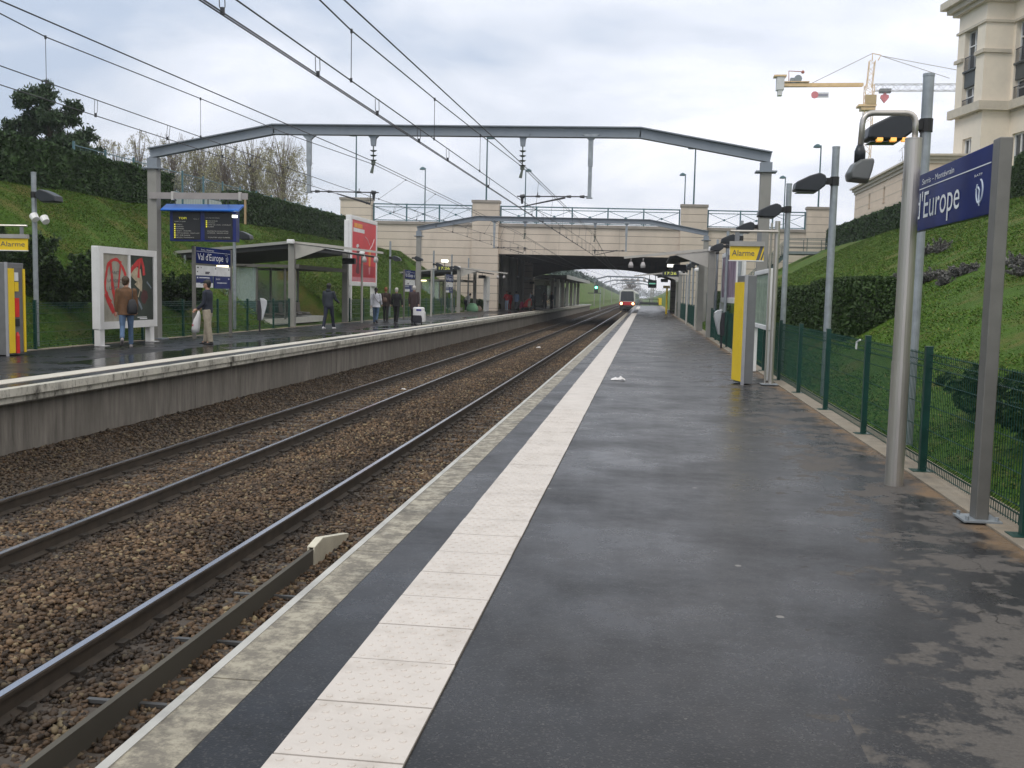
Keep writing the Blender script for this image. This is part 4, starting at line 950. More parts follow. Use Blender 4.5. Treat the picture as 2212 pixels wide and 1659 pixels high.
for y in (7.38, yb-.02):
    mb = MB(); flat_post(mb, sx, y, 2.69, *((.045,.07) if y < 8 else (.029,.03))); mb.build('post', greyp, t, bevel=.008)
    if y > 8: continue
    mb = MB(); mb.box(sx-.14, sx+.12, y-.13, y+.13, .0155, .028)
    for a in (-1, 1):
        for b_ in (-1, 1): mb.cyl((sx-.01+a*.10, y+b_*.1, .028), (sx-.01+a*.10, y+b_*.1, .055), .013, n=6)
    mb.build('base_plate', galv, t)

whp = mat('panel_white', (.70,.71,.73), .4)
dkt = mat('small_print', (.08,.08,.10), .6)
def sign_stack(label, y0_, y1_, group):
    x = -13.1; t = thing('station_sign', label, 'station sign', (x, y0_, 0), 0, group)
    name_panel(t, x, y0_+.06, y1_-.02, 2.23, 2.71, 1, (y1_-y0_)*.70, .12, .42)
    for y in (y0_, y1_+.03): mb = MB(); flat_post(mb, x, y, 2.72, .04, .05); mb.build('post', greyp, t)
    L_ = y1_-y0_
    wp = MB().box(x-.02, x+.02, y0_+.06, y1_-.02, 1.88, 2.17).build('direction_panel', whp, t)
    mb = MB(); fx = x+.021
    for (a, z, w_) in ((.06,2.09,.05),(.16,2.09,.02),(.06,1.97,.03),(.28,1.96,.12),(.28,1.92,.10),(.55,2.08,.03),(.93,2.07,.03)): mb.box(fx, fx+.002, y0_+L_*a, y0_+L_*(a+w_), z, z+.035)
    mb.build('small_print', dkt, wp)
    bp = MB().box(x-.02, x+.02, y0_+.06, y0_+L_*.49, 1.66, 1.875).build('destination_panel', signd, t)
    mb = MB(); mb.box(fx, fx+.002, y0_+L_*.06, y0_+L_*.09, 1.79, 1.83); mb.box(fx, fx+.002, y0_+L_*.12, y0_+L_*.4, 1.80, 1.825); mb.build('small_print', letter, bp)
    MB().box(x-.02, x+.02, y0_+.06, y0_+L_*.49, 1.52, 1.657).build('symbol_panel', whp, t)
    bp = MB().box(x-.02, x+.02, y0_+L_*.54, y1_-.02, 1.50, 1.875).build('destination_panel', signd, t)
    text('Sortie', 'lettering', letter, bp, (fx, y0_+L_*.57, 1.76), (0,1,0), (0,0,1), .06, width=.3); mb = MB(); mb.box(fx, fx+.002, y0_+L_*.6, y0_+L_*.88, 1.66, 1.68); mb.box(fx, fx+.002, y0_+L_*.93, y0_+L_*.96, 1.78, 1.82); mb.build('small_print', letter, bp)
    return t
s1_ = sign_stack('blue and white station sign stack behind the man with the white bag', 27.75, 30.3, 'station name signs')
for px_, lab in ((873, 'small blue station sign left of the second shelter'), (962, 'blue and white sign stack in front of the second shelter')):
    yy = P(px_, 600, X=-13.1).y; copy_tree(s1_, loc=(-13.1, yy, 0), label=lab)

# ---------------------------------------------------------------- departure board on its bracket
a, b_ = P(340, 418, Y=27.4), P(543, 432, Y=27.4)
t = thing('bracket_beam', 'grey horizontal bracket beam clamped to the nearest left gantry column', 'bracket beam', (a.x, 27.4, a.z))
zc_ = (P(400,418,Y=27.4).z+P(400,432,Y=27.4).z)/2
mb = MB(); mb.box(a.x-.1, b_.x, 27.10, 27.16, zc_-.09, zc_+.09); mb.build('beam', mat('beam_grey', (.30,.28,.28), .6, .1, .1, 3), t)
mb = MB()
for px in (383, 527): q = P(px, 425, Y=27.4); mb.box(q.x-.035, q.x+.035, 27.085, 27.175, zc_-.12, zc_+.12)
mb.build('clamp', mat('clamp_grey', (.45,.44,.43), .5), t); MB().box(ROD[0].x-.025, ROD[0].x+.025, 27.1, 27.15, ROD[1].z, zc_-.09).build('drop_rod', mat('wood_brown', (.35,.25,.14), .6), t)
Yb = 27.45; b0, b1 = P(370, 457, Y=Yb), P(513, 523, Y=Yb); r0_, r1_ = P(358, 440, Y=Yb), P(525, 455, Y=Yb)
t = thing('departure_board', 'dark departure board under a bright blue hood listing station stops', 'departure board', ((b0.x+b1.x)/2, Yb, b1.z))
mb = MB(); mb.box(b0.x, b1.x, Yb-.10, Yb+.15, b1.z, b0.z+.1); mb.build('case', signd, t, bevel=.01)
hood = mat('hood_blue', (.01,.13,.55), .35, 0, .08, 3)
mb = MB(); mb.prism([(-.34, r1_.z-.03),(-.30, r1_.z),(.05, r0_.z),(.2, r0_.z),(.2, r0_.z-.05),(.05,r0_.z-.06),(-.30,r1_.z-.06)], (r0_.x, Yb, 0), (0,1,0), (0,0,1), (r1_.x-r0_.x, 0, 0)); hd = mb.build('hood', hood, t)
sc_ = mat('board_screen', (.018,.018,.022), .35, 0, .1, 3); lt = mat('board_text', (.50,.50,.45), .6); yl = mat('board_lamp', (.7,.65,.05), .5, emit=(.8,.75,.05), es=.5)
wb = (b1.x-b0.x); fy = Yb-.1025
for i, (f0, f1) in enumerate(((.05, .465), (.53, .95))):
    x0_, x1_ = b0.x+wb*f0, b0.x+wb*f1; pn = MB().box(x0_, x1_, Yb-.115, Yb-.1005, b1.z+.05, b0.z-.02).build('screen', sc_, t); w_ = x1_-x0_; zt_ = b0.z-.02; hh = zt_-(b1.z+.05); Lx = lambda f_: x0_+w_*f_; Zz = lambda f_: zt_-hh*f_
    def line(s_, fx_, fz, c_=lt, wf=.4, h_=.026): text(s_, 'lettering', c_, pn, (Lx(fx_), Yb-.1165, Zz(fz)), (1,0,0), (0,0,1), h_, width=w_*wf)
    if i == 0:
        line('TOPI', .22, .26, yl, .28, .06); line('Voie 1', .75, .26, lt, .2, .022); line('BOISSY ST LEGER', .07, .36)
        rows_ = ['TORCY','LOGNES','NOISIEL','NOISY - CHAMPS','NOISY LE GRAND - MONT D EST','BRY SUR MARNE','NEUILLY PLAISANCE']
        for k, s_ in enumerate(rows_): z_ = .44+.079*k; line(s_, .12, z_+.03, lt, min(.86, .035*len(s_)+.06)); MB().box(Lx(.05), Lx(.095), Yb-.118, Yb-.1155, Zz(z_+.035), Zz(z_-.01)).build('row_lamp', yl, pn)
    else:
        line('VAL DE FONTENAY', .05, .22, lt, .5)
        for k, s_ in enumerate(['VINCENNES','NATION','GARE DE LYON - CHATELET','AUBER']): z_ = .30+.07*k; line(s_, .12, z_+.03, lt, .034*len(s_)+.05); MB().box(Lx(.05), Lx(.095), Yb-.118, Yb-.1155, Zz(z_+.035), Zz(z_-.01)).build('row_lamp', yl, pn)
        for k, s_ in enumerate(['CHARLES DE GAULLE ETOILE','LA DEFENSE - GRANDE ARCHE']): line(s_, .1, .70+.07*k, lt, .75)
        line('TOUTES LES GARES', .12, .93, lt, .8)
MB().box(r1_.x-.2, r1_.x-.08, Yb-.30, Yb-.2, r1_.z-.22, r1_.z-.15).build('hood_lamp', mat('white_glow', (1,1,.9), .4, emit=(1,.98,.85), es=2.5), hd)
mb = MB()
for f_ in (.05, .55, .85): mb.box(b0.x+wb*f_-.012, b0.x+wb*f_+.012, Yb+.03, Yb+.055, r0_.z+.0005, zc_+.02)
mb.box(b0.x, b1.x, Yb-.26, Yb-.1, zc_-.02, zc_+.02)
mb.build('hanger', dark, t)

# ---------------------------------------------------------------- alarm points and their hanging signs
def alarm_point(label, s, xf, y0_, y1_, w_, full=False):
    """yellow side faces the track at x = xf; s=+1 faces +X; grey side faces the camera"""
    t = thing('alarm_point', label, 'alarm point', (xf, y0_, 0), 0, 'alarm points'); H_ = 1.96; xb = xf-s*w_
    a_, b_ = sorted((xb, xf-s*.03)); MB().box(a_, b_, y0_, y1_, .02, H_).build('cabinet', kgrey, t, bevel=.01)
    a_, b_ = sorted((xf-s*.055, xf-s*.0)); MB().box(a_, b_, y0_-.012, y0_+.02, .0, H_+.01).build('corner_trim', klight, t)
    L_ = y1_-y0_; f_ = lambda u: y0_+L_*u
    a_, b_ = sorted((xf-s*.029, xf+s*.012)); mb = MB(); mb.box(a_, b_, f_(.03), f_(.36), .06, H_-.12); mb.box(a_, b_, f_(.88), f_(.99), .06, H_-.12); mb.build('yellow_panel', yel, t, bevel=.004)
    if full: a_, b_ = sorted((xf-s*.029, xf+s*.012)); MB().box(a_, b_, f_(.3605), f_(.8795), .06, H_-.12).build('yellow_panel', yel, t); return t
    a_, b_ = sorted((xf-s*.029, xf-s*.01)); rp_ = MB().box(a_, b_, f_(.365), f_(.875), .06, H_-.10).build('recess_panel', mat('recess_grey', (.13,.13,.14), .5), t)
    a_, b_ = sorted((xf-s*.009, xf+s*.01))
    MB().box(a_, b_, f_(.38), f_(.60), H_-.38, H_-.20).build('notice', whp, rp_); MB().box(a_, b_, f_(.38), f_(.60), H_-.60, H_-.40).build('notice', yel, rp_)
    MB().box(a_, b_, f_(.38), f_(.62), .82, 1.22).build('call_box', red, rp_); MB().box(a_, b_, f_(.38), f_(.62), .62, .78).build('handset_box', black, rp_)
    mb = MB(); cxa = xf+s*.0;  mb.tube([(cxa, f_(.5), .05), (cxa, f_(.5), .42), (cxa, f_(.5), .5)], [.045,.045,.02], 10); mb.build('extinguisher', red, rp_)
    return t
alarm_point('yellow and grey alarm point under the right-hand Alarme sign', -1, 1.74, 18.2, 18.72, .22, True).rotation_euler.z = R(13)
xk = -13.22; yk0, yk1 = P(17, 660, X=xk).y, P(55, 660, X=xk).y
alarm_point('yellow and grey alarm point at the far left edge of the photo', 1, xk, yk0, yk1, .6)
def alarm_sign(label, xa, xb, y, stripes_right, xpole):
    t = thing('alarm_sign', label, 'sign', (xpole, y+.08, 0), 0, 'Alarme signs'); z0, z1 = 2.23, 2.475
    MB().box(xa, xb, y-.02, y+.02, z0, z1).build('panel', yel, t)
    MB().box(xa-.01, xb+.01, y-.05, y+.05, z1+.001, z1+.085).build('light_box', mat('box_grey', (.36,.35,.34), .5, .2), t); MB().box(xa-.02, xb+.0, y-.03, y+.03, z0-.02, z0-.001).build('edge', whp, t)
    W_ = xb-xa; sg = mat('stripe_grey', (.10,.10,.11), .5); fy_ = y-.0215; mb = MB()
    f0 = .78 if stripes_right else .0
    pp = [(f0,0),(f0+.09,0),(f0+.20,1),(f0+.11,1)]; mb.prism([(xa+W_*a_, z0+(z1-z0)*b_) for a_, b_ in pp], (0, fy_-.001, 0), (1,0,0), (0,0,1), (0,.002,0))
    pp = [(f0+.12,0),(f0+.17,0),(f0+.22,.45),(f0+.22,.75)]; mb.prism([(xa+W_*min(a_, 1.), z0+(z1-z0)*b_) for a_, b_ in pp], (0, fy_-.001, 0), (1,0,0), (0,0,1), (0,.002,0)); mb.build('stripe', sg, t)
    text('Alarme', 'lettering', sg, t, (xa+W_*(.06 if stripes_right else .28), fy_, z0+.075), (1,0,0), (0,0,1), .105, width=W_*.66)
    MB().tube([(min(xa,xpole), y, 2.74), (max(xb,xpole), y, 2.74)], .022, 8).build('support_tube', steel, t)
    mb = MB()
    for f_ in (.2, .85): mb.box(xa+W_*f_-.04, xa+W_*f_+.04, y-.01, y+.01, z1+.086, 2.73)
    mb.build('hanger_plate', kgrey, t)
    mb = MB(); mb.tube([(xpole, y+.08, .01), (xpole, y+.08, 2.93)], .045, 14); mb.tube([(xpole-.1, y+.1, .01), (xpole-.1, y+.1, 2.9)], .018, 8); mb.build('post', steel, t); MB().box(xpole-.18, xpole+.12, y-.06, y+.22, .0155, .03).build('base_plate', galv, t)
    return t
alarm_sign('yellow Alarme sign hanging over the right platform', 1.46, 2.05, 18.25, True, 2.28)
alarm_sign('yellow Alarme sign cut off by the left edge of the photo', -13.78, -12.94, 19.6, False, -14.1)

# ---------------------------------------------------------------- platform furniture on the right
poster = mat('green_map_poster', (.30,.36,.25), .6, 0, .35, 3.5)
t = thing('notice_frame', 'white framed glazed notice board beside the yellow alarm point', 'notice board', (2.3, 19.4, 0)); x = 2.32; y0_, y1_ = P(1640, 815, X=x).y, P(1591, 780, X=x).y
if y1_ < y0_: y0_, y1_ = y1_, y0_
y0_, y1_ = 19.2, 21.6
for y in (y0_, y1_): MB().box(x-.05, x+.05, y-.045, y+.045, .01, .96).build('leg', white, t, bevel=.01)
mb = MB(); mb.box(x-.06, x+.06, y0_-.06, y0_+.05, .961, 2.12); mb.box(x-.06, x+.06, y1_-.05, y1_+.06, .961, 2.12); mb.box(x-.06, x+.06, y0_+.0505, y1_-.0505, .961, 1.05); mb.box(x-.06, x+.06, y0_+.0505, y1_-.0505, 2.03, 2.12); mb.build('frame', white, t, bevel=.012)
MB().box(x-.02, x+.02, y0_+.0505, y1_-.0505, 1.051, 2.029).build('poster', poster, t); MB().box(x-.045, x-.035, y0_+.0505, y1_-.0505, 1.051, 2.029).build('glazing', glass, t)
def bin_(label, x, y, rz):
    t = thing('litter_bin', label, 'litter bin', (x, y, 0), rz, 'litter bins')
    sv = mat('bin_silver', (.55,.56,.58), .3, .7, .08, 5)
    prof_ = [(-.02,.42),(-.10,.70),(-.17,.98),(-.16,1.10),(-.06,1.17),(.08,1.19),(.06,1.10),(.02,.75),(.03,.42)]
    M_ = Matrix.Translation((x, y, 0))@Matrix.Rotation(rz, 4, 'Z')
    def pr(poly, y0_, y1_, m_, nm, bv=.012):
        mb = MB(); mb.prism(poly, M_@V3(0,y0_,0), (M_.to_3x3()@V3(1,0,0)), (0,0,1), (M_.to_3x3()@V3(0,y1_-y0_,0))); return mb.build(nm, m_, t, bevel=bv)
    pr(prof_, -.16, .16, sv, 'shell'); pr([(.031,.45),(.04,1.08),(.16,1.12),(.17,.40),(.05,.38)], -.15, .15, mat('bin_black', (.02,.018,.025), .5), 'back')
    pr([(.06,.0),(.12,.0),(.12,.5),(.06,.5)], -.03, .03, mat('bin_black', (.02,.018,.025), .5), 'post', .004)
    return t
bin_('silver and black litter bin by the right-hand fence', 2.28, 31.5, 0)
bin_('silver and black litter bin in front of the left shelter', -13.5, 34.0, R(200))

# billboards
pink = mat('faded_poster', (.30,.22,.30), .6, 0, .4, 1.2); rp1 = mat('poster_red', (.62,.03,.045), .4, 0, .1, 1); rp2 = mat('poster_dark_red', (.40,.015,.03), .4, 0, .15, 1); ory = mat('poster_orange', (.75,.30,.02), .4)
def billboard(label, s, x, y0_, y1_, z0, z1, group):
    t = thing('billboard', label, 'billboard', (x, y0_, 0), 0, group); gz = right_slope(x) if x > 0 else .1
    for y in (y0_+.05, y1_-.25): MB().box(x-.17, x+.12, y, y+.22, gz-.3, z0-.001).build('post', white, t, bevel=.01)
    for y in (y0_-.001, ): MB().box(x-.2, x+.0, y-.06, y+.18, z0-.4, z1-.25).build('side_pillar', white, t, bevel=.01)
    fr = MB(); fr.box(x-.14, x+.14, y0_, y1_, z0, z0+.22); fr.box(x-.14, x+.14, y0_, y1_, z1-.2, z1); fr.box(x-.139, x+.139, y0_, y0_+.22, z0+.2205, z1-.2005); fr.box(x-.139, x+.139, y1_-.22, y1_, z0+.2205, z1-.2005); fr.build('frame', white, t, bevel=.02)
    return t
bx = -14.5; y0_, y1_ = 47.6, 52.4; z0, z1 = 1.75, 5.2
t = billboard('tall red advertising billboard in a white frame on the left bank', 1, bx, y0_, y1_, z0, z1, 'billboards')
pn = MB().box(bx-.1, bx+.115, y0_+.2205, y1_-.2205, z0+.2205, z1-.2005).build('poster', rp1, t)
Fx = bx+.116; L_ = y1_-y0_; H_ = z1-z0; pf = lambda u, v_: (y0_+L_*u, z0+H_*v_)
def patch(pts, m_, nm='printed_shape', dx_=.002):
    mb = MB(); mb.prism([(y0_+L_*a, z0+H_*b_) for a, b_ in pts], (Fx, 0, 0), (0,1,0), (0,0,1), (dx_,0,0)); return mb.build(nm, m_, pn)
patch([(.07,.07),(.93,.07),(.93,.13),(.07,.13)], mat('poster_pink', (.55,.22,.26), .5)); patch([(.07,.135),(.93,.135),(.93,.30),(.07,.34)], rp2); patch([(.12,.84),(.42,.84),(.42,.90),(.12,.90)], ory); patch([(.09,.775),(.50,.775),(.50,.83),(.09,.83)], whp)
patch([(.18,.20),(.24,.36),(.20,.46),(.26,.56),(.36,.55),(.33,.45),(.30,.34),(.32,.19),(.26,.17)], mat('poster_figure', (.10,.02,.03), .5), dx_=.004); patch([(.20,.565),(.25,.55),(.30,.58),(.27,.61),(.22,.60)], whp, dx_=.004)
patch([(.66,.52),(.76,.53),(.73,.30),(.68,.30)], ory, dx_=.004); patch([(.66,.28),(.74,.29),(.72,.18),(.68,.18)], mat('poster_pink', (.55,.22,.26), .5), dx_=.004)
mb = MB(); mb.tube([(Fx,*pf(.70,.55)), (Fx,*pf(.80,.62)), (Fx,*pf(.88,.72))], .02, 5); mb.tube([(Fx,*pf(.70,.62)), (Fx,*pf(.62,.70)), (Fx,*pf(.52,.73))], .015, 5); mb.build('printed_shape', whp, pn)
x = 3.35; a = P(1563, 655, X=x); b_ = P(1600, 655, X=x); yb0, yb1 = sorted((a.y, b_.y)); zt_ = P(1600, 532, X=x).z
t = billboard('billboard with a faded violet poster behind the right-hand fence', -1, x, yb0, yb1, 1.35, zt_, 'billboards')
MB().box(x-.115, x+.1, yb0+.2205, yb1-.2205, 1.571, zt_-.2005).build('poster', pink, t)

# poster display on the left platform: two generic posters
ax = -13.55; y0_, y1_ = 23.3, 26.2; z0, z1 = .42, 2.5
t = thing('poster_display', 'white two-poster display case beside the passer-by in the brown coat', 'poster display', (ax, y0_, 0))
for y in (y0_+.0, y1_-.34): MB().box(ax-.09, ax+.07, y, y+.22, .0005, z0-.0005).build('leg', white, t, bevel=.01)
for y in (y0_+.1, y1_-.2): MB().box(ax-.12, ax+.16, y-.05, y+.2, .0, .0125).build('foot_plate', white, t)
MB().box(ax-.13, ax+.05, y0_-.02, y1_+.02, z0, z1).build('case', white, t, bevel=.02)
mb = MB(); ym = (y0_+y1_)/2
for (p0, p1, q0, q1) in ((y0_-.019, y0_+.17, z0, z1), (y1_-.15, y1_+.019, z0, z1), (ym-.05, ym+.05, z0+.19, z1-.17)): mb.box(ax+.0505, ax+.09, p0, p1, q0+.001, q1-.001)
mb.box(ax+.0505, ax+.089, y0_+.1705, y1_-.1505, z0+.001, z0+.189); mb.box(ax+.0505, ax+.089, y0_+.1705, y1_-.1505, z1-.169, z1-.001); mb.build('frame', white, t)
py = [(y0_+.17, ym-.05), (ym+.05, y1_-.15)]; zp0, zp1 = z0+.19, z1-.17
stonep = mat('poster_stone', (.33,.31,.26), .6, 0, .25, 3, dirt=.3, dcol=(.15,.14,.12)); pink2 = mat('poster_brush_red', (.50,.03,.03), .5, 0, .2, 6)
pa = MB().box(ax+.0505, ax+.058, py[0][0], py[0][1], zp0, zp1).build('poster', stonep, t); pb = MB().box(ax+.0505, ax+.058, py[1][0], py[1][1], zp0, zp1).build('poster', mat('poster_black_green', (.025,.035,.028), .4, 0, .5, 2), t)
def pp_(i, u, v_, e=.002): return Vector((ax+.0585+e, py[i][0]+(py[i][1]-py[i][0])*u, zp0+(zp1-zp0)*v_))
mb = MB(); rr = random.Random(5)
def brush(i, pts, w_, mt_, par, e):
    mb = MB(); P_ = [pp_(i, u, v_, e) for u, v_ in pts]; n_ = len(P_); vs_ = []
    for k, p in enumerate(P_):
        d = (P_[min(k+1,n_-1)]-P_[max(k-1,0)]).normalized(); nr = Vector((0,-d.z,d.y)); ww = w_*(1+.3*rr.uniform(-1,1)); vs_ += [p+nr*ww, p-nr*ww]
    mb.add(vs_, [(2*k,2*k+1,2*k+3,2*k+2) for k in range(n_-1)]); return mb.build('brush_stroke', mt_, par)
brush(0, [(.5+.40*math.cos(a)+.02*math.sin(5*a), .58+.34*math.sin(a)) for a in [R(-60+i*300/30) for i in range(31)]], .045, pink2, pa, .003)
brush(0, [(.12,.42),(.2,.30),(.32,.22),(.42,.13)], .07, pink2, pa, .004)
brush(0, [(.30,.88),(.35,.7),(.38,.5),(.46,.34),(.50,.2),(.49,.08)], .055, pink2, pa, .005)
brush(0, [(.72,.9),(.66,.7),(.60,.5),(.52,.3)], .04, pink2, pa, .006)
gy = mat('poster_grey_text', (.10,.10,.11), .6)
for s_, v_, wf in (('FAIT', .70, .30), ('LA FORCE', .58, .62), ('LA PEUR', .47, .5)): text(s_, 'lettering', gy, pa, pp_(0, .5-wf/2, v_, .0025), (0,1,0), (0,0,1), .085, width=wf*(py[0][1]-py[0][0]))
cream = mat('poster_cream', (.45,.38,.27), .5, 0, .3, 8)
brush(1, [(.05,.78),(.2,.74),(.35,.70),(.42,.6),(.35,.5)], .20, cream, pb, .0015); brush(1, [(.0,.74),(.16,.82),(.36,.90),(.5,.94),(.58,.82),(.6,.7)], .07, pink2, pb, .004); brush(1, [(.42,.9),(.38,.78),(.36,.66)], .05, pink2, pb, .005)
brush(1, [(.5,.56),(.42,.46),(.34,.36)], .018, cream, pb, .004); brush(1, [(.30,.33),(.42,.24),(.50,.17)], .04, mat('poster_blue_grey', (.18,.22,.26), .5), pb, .003); brush(1, [(.72,.60),(.85,.54),(.92,.50)], .03, mat('poster_blue_grey', (.18,.22,.26), .5), pb, .003)
brush(1, [(.5,.42),(.62,.36),(.7,.30)], .16, mat('poster_maroon', (.07,.02,.02), .5, 0, .3, 6), pb, .001)
mb = MB(); mb.prism([(0,0),(1,0),(1,.025),(0,.025)], pp_(1,.30,.04,.003), (0,.5,0), (0,0,1), (.001,0,0)); mb.prism([(0,0),(1,0),(1,.03),(0,.03)], pp_(1,.40,.015,.003), (0,.4,0), (0,0,1), (.001,0,0)); mb.build('printed_line', whp, pb)

# ---------------------------------------------------------------- shelters
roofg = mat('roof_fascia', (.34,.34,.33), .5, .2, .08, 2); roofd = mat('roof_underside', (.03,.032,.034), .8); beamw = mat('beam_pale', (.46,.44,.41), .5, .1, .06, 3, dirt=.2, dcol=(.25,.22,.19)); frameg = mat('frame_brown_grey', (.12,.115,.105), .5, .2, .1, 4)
seatm = mat('seat_grey_brown', (.16,.14,.125), .5, 0, .1, 5)
def shelter(label, xc, s, Y0, Lb, group, ln=7.2, rear=True):
    """xc column line, s=+1: the track lies towards +X"""
    t = thing('platform_shelter', label, 'shelter', (xc, Y0, 0), 0, group); Y1 = Y0+ln
    X = lambda f_: xc+s*f_
    def bx(mb, f0, f1, y0_, y1_, z0, z1): a_, b_ = sorted((X(f0), X(f1))); return mb.box(a_, b_, y0_, y1_, z0, z1)
    def pz(mb, poly, y, d): return mb.prism([(X(a_), b_) for a_, b_ in poly], (0,y,0), (1,0,0), (0,0,1), (0,d,0))
    for y in (Y0, Y1): bx(MB(), -.13, .13, y-.11, y+.11, .0125, 3.36).build('front_column', gcol, t, bevel=.01)
    if rear:
     for y in (Y0, Y1): MB().tube([(X(-4.55), y, .3), (X(-4.55), y, 2.82)], .055, 8).build('rear_column', galv, t)
    mb = MB(); pz(mb, [(-.14,3.362),(-.14,3.46),(Lb*.4,3.33),(Lb,3.08),(Lb,3.0),(Lb*.4,3.22),(.131,3.361)], Y0-.06, .12); mb.build('cantilever_beam', beamw, t)
    mb = MB(); pz(mb, [(.135,3.355),(1.45,3.19),(.135,2.72)], Y0-.025, .05); mb.build('gusset_plate', beamw, t)
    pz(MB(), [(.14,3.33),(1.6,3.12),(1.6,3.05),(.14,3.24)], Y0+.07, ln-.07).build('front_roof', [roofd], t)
    pz(MB(), [(.14,3.345),(1.63,3.135),(1.63,3.122),(.14,3.332)], Y0+.07, ln-.05).build('front_roof_sheet', [roofg], t)
    if rear:
     mb = MB(); pz(mb, [(-.15,3.44),(-.15,3.33),(-4.9,2.86),(-4.9,2.97)], Y0-.12, .1); pz(mb, [(-.15,3.44),(-.15,3.33),(-4.9,2.86),(-4.9,2.97)], Y1+.12, .1); bx(mb, -4.9, -5.0, Y0-.12, Y1+.2, 2.72, 2.97); mb.build('roof_fascia', roofg, t)
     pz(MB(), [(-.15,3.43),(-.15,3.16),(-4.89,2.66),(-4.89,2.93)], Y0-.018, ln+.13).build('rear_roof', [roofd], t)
     mb = MB(); bx(mb, -.1, .1, Y0+.12, Y1-.12, 2.36, 2.52); bx(mb, -4.3, -.14, Y0-.05, Y0+.05, 2.38, 2.50); bx(mb, -4.3, -.14, Y1-.05, Y1+.05, 2.38, 2.50); bx(mb, -.14, .30, Y0-.045, Y0+.045, 2.36, 2.52); mb.build('lower_rail', frameg, t)
     mb = MB()
     for f_ in (-4.3, -2.9, -1.5, -.3): bx(mb, f_-.035, f_+.035, Y0+.02, Y0+.07, .3, 2.379)
     for k in range(5): y = Y0+.1+(ln-.2)*k/4; bx(mb, -2.34, -2.26, y-.04, y+.04, .2, 2.45)
     mb.build('screen_frame', frameg, t)
     for k in range(4):
         y = Y0+.1+(ln-.2)*k/4; y2 = y+(ln-.2)/4; bx(MB(), -2.31, -2.29, y+.045, y2-.045, .98, 2.36).build('glass_pane', glass, t); bx(MB(), -2.32, -2.28, y+.045, y2-.045, .25, .975).build('tinted_panel', frost, t)
     for a_, b_ in ((-4.26,-2.94),(-2.86,-1.54)): bx(MB(), a_, b_, Y0+.03, Y0+.05, 1.0, 2.375).build('glass_pane', glass, t); bx(MB(), a_, b_, Y0+.03, Y0+.055, .32, .995).build('tinted_panel', frost, t)
     bx(MB(), -2.6, -.9, Y0+.3, Y1-.3, .05, .30).build('plinth', offw, t)
     bn_ = bx(MB(), -1.6, -1.3, Y0+.8, Y1-1.0, .34, .39); bo = bn_.build('bench_rail', frameg, t)
     for k in range(5):
         y = Y0+1.1+k*1.1; mb = MB(); pz(mb, [(-1.75,.45),(-1.78,.92),(-1.72,.93),(-1.68,.50),(-1.22,.47),(-1.2,.42),(-1.72,.41)], y-.24, .48); mb.build('seat', seatm, t, bevel=.02)
     gl = mat('strip_light_glow', (1,.95,.7), .4, emit=(1,.88,.5), es=3.0); lf_ = bx(MB(), -3.1, -2.5, Y0-.2, Y0-.08, 2.33, 2.42).build('strip_light', gl, t); bx(MB(), -3.15, -1.9, Y0-.21, Y0-.07, 2.421, 2.46).build('light_housing', frameg, lf_)
    for f_ in (Lb-.28, Lb-.75):
        mb = MB(); c = V3(X(f_), Y0-.03, 2.78); mb.tube([(X(f_), Y0-.03, 3.03), c+V3(0,0,.1)], .015, 5); mb.loft([(c+V3(0,0,-.13),.09,.09),(c+V3(0,0,-.02),.10,.10),(c+V3(0,0,.10),.05,.05)], 12); mb.build('hanging_speaker', mat('speaker_grey', (.40,.38,.38), .5), t, smooth=True)
    mb = MB(); c = V3(X(.02), Y0-.2, 3.42); mb.box(c.x-.14, c.x+.14, c.y-.12, c.y+.07, c.z-.09, c.z+.08); mb.build('camera_housing', white, t, bevel=.03)
    q = V3(X(1.1), Y0+4.2, 2.82); mb = MB(); mb.box(q.x-.28, q.x+.28, q.y-.15, q.y+.15, q.z-.14, q.z+.12); mb.box(q.x-.02, q.x+.02, q.y-.02, q.y+.02, q.z+.121, 3.17); mb.build('hanging_floodlight', lampb, t, bevel=.02)
    return t
sl_ = shelter('nearest platform shelter on the left with a pale cantilever beam and glass walls', -14.15, 1, 38.8, 3.75, 'platform shelters')
copy_tree(sl_, loc=(-14.15, 75, 0), label='second shelter on the left platform, in front of the bridge abutment')
copy_tree(sl_, loc=(-14.15, 110.5, 0), label='third shelter on the left, in the shadow under the bridge')
sr_ = shelter('nearest platform shelter on the right with its pale beam reaching over the platform', 2.5, -1, 39.6, 3.4, 'platform shelters', rear=False)
copy_tree(sr_, loc=(2.5, 75, 0), label='second shelter on the right platform, close to the bridge')

# ---------------------------------------------------------------- posts, clocks, boards further along
amber = mat('clock_digits', (.5,.5,.1), .5, emit=(.55,.6,.1), es=.7)
def clock(label, xp, y, s, xa, xb, z0, z1):
    t = thing('platform_clock', label, 'clock display', (xp, y, 0), 0, 'digital clock displays')
    MB().tube(arc([V3(xp,y,.01), V3(xp,y,z1+.12), V3((xa if s < 0 else xb) if abs(xp-xa) < abs(xp-xb) else (xb if s < 0 else xb), y, z1+.12)] if False else [V3(xp,y,.01), V3(xp,y,(z0+z1)/2), V3(xa if abs(xa-xp) < abs(xb-xp) else xb, y, (z0+z1)/2)]), .055, 10).build('post', beamw, t)
    MB().box(xa, xb, y-.1, y+.1, z0, z1).build('case', dark, t); text('17:26', 'digits', amber, t, (xa+(xb-xa)*.15, y-.102, z0+.10*(z1-z0)/.35+.03), (1,0,0), (0,0,1), (z1-z0)*.5, width=(xb-xa)*.7)
    MB().box((xa+xb)/2-.2, (xa+xb)/2+.2, y-.08, y+.08, z1+.25, z1+.4).build('lamp', mat('white_glow', (1,1,.9), .4), t)
    MB().box((xa+xb)/2-.02, (xa+xb)/2+.02, y-.02, y+.02, z1, z1+.25).build('lamp_stem', dark, t)
    return t
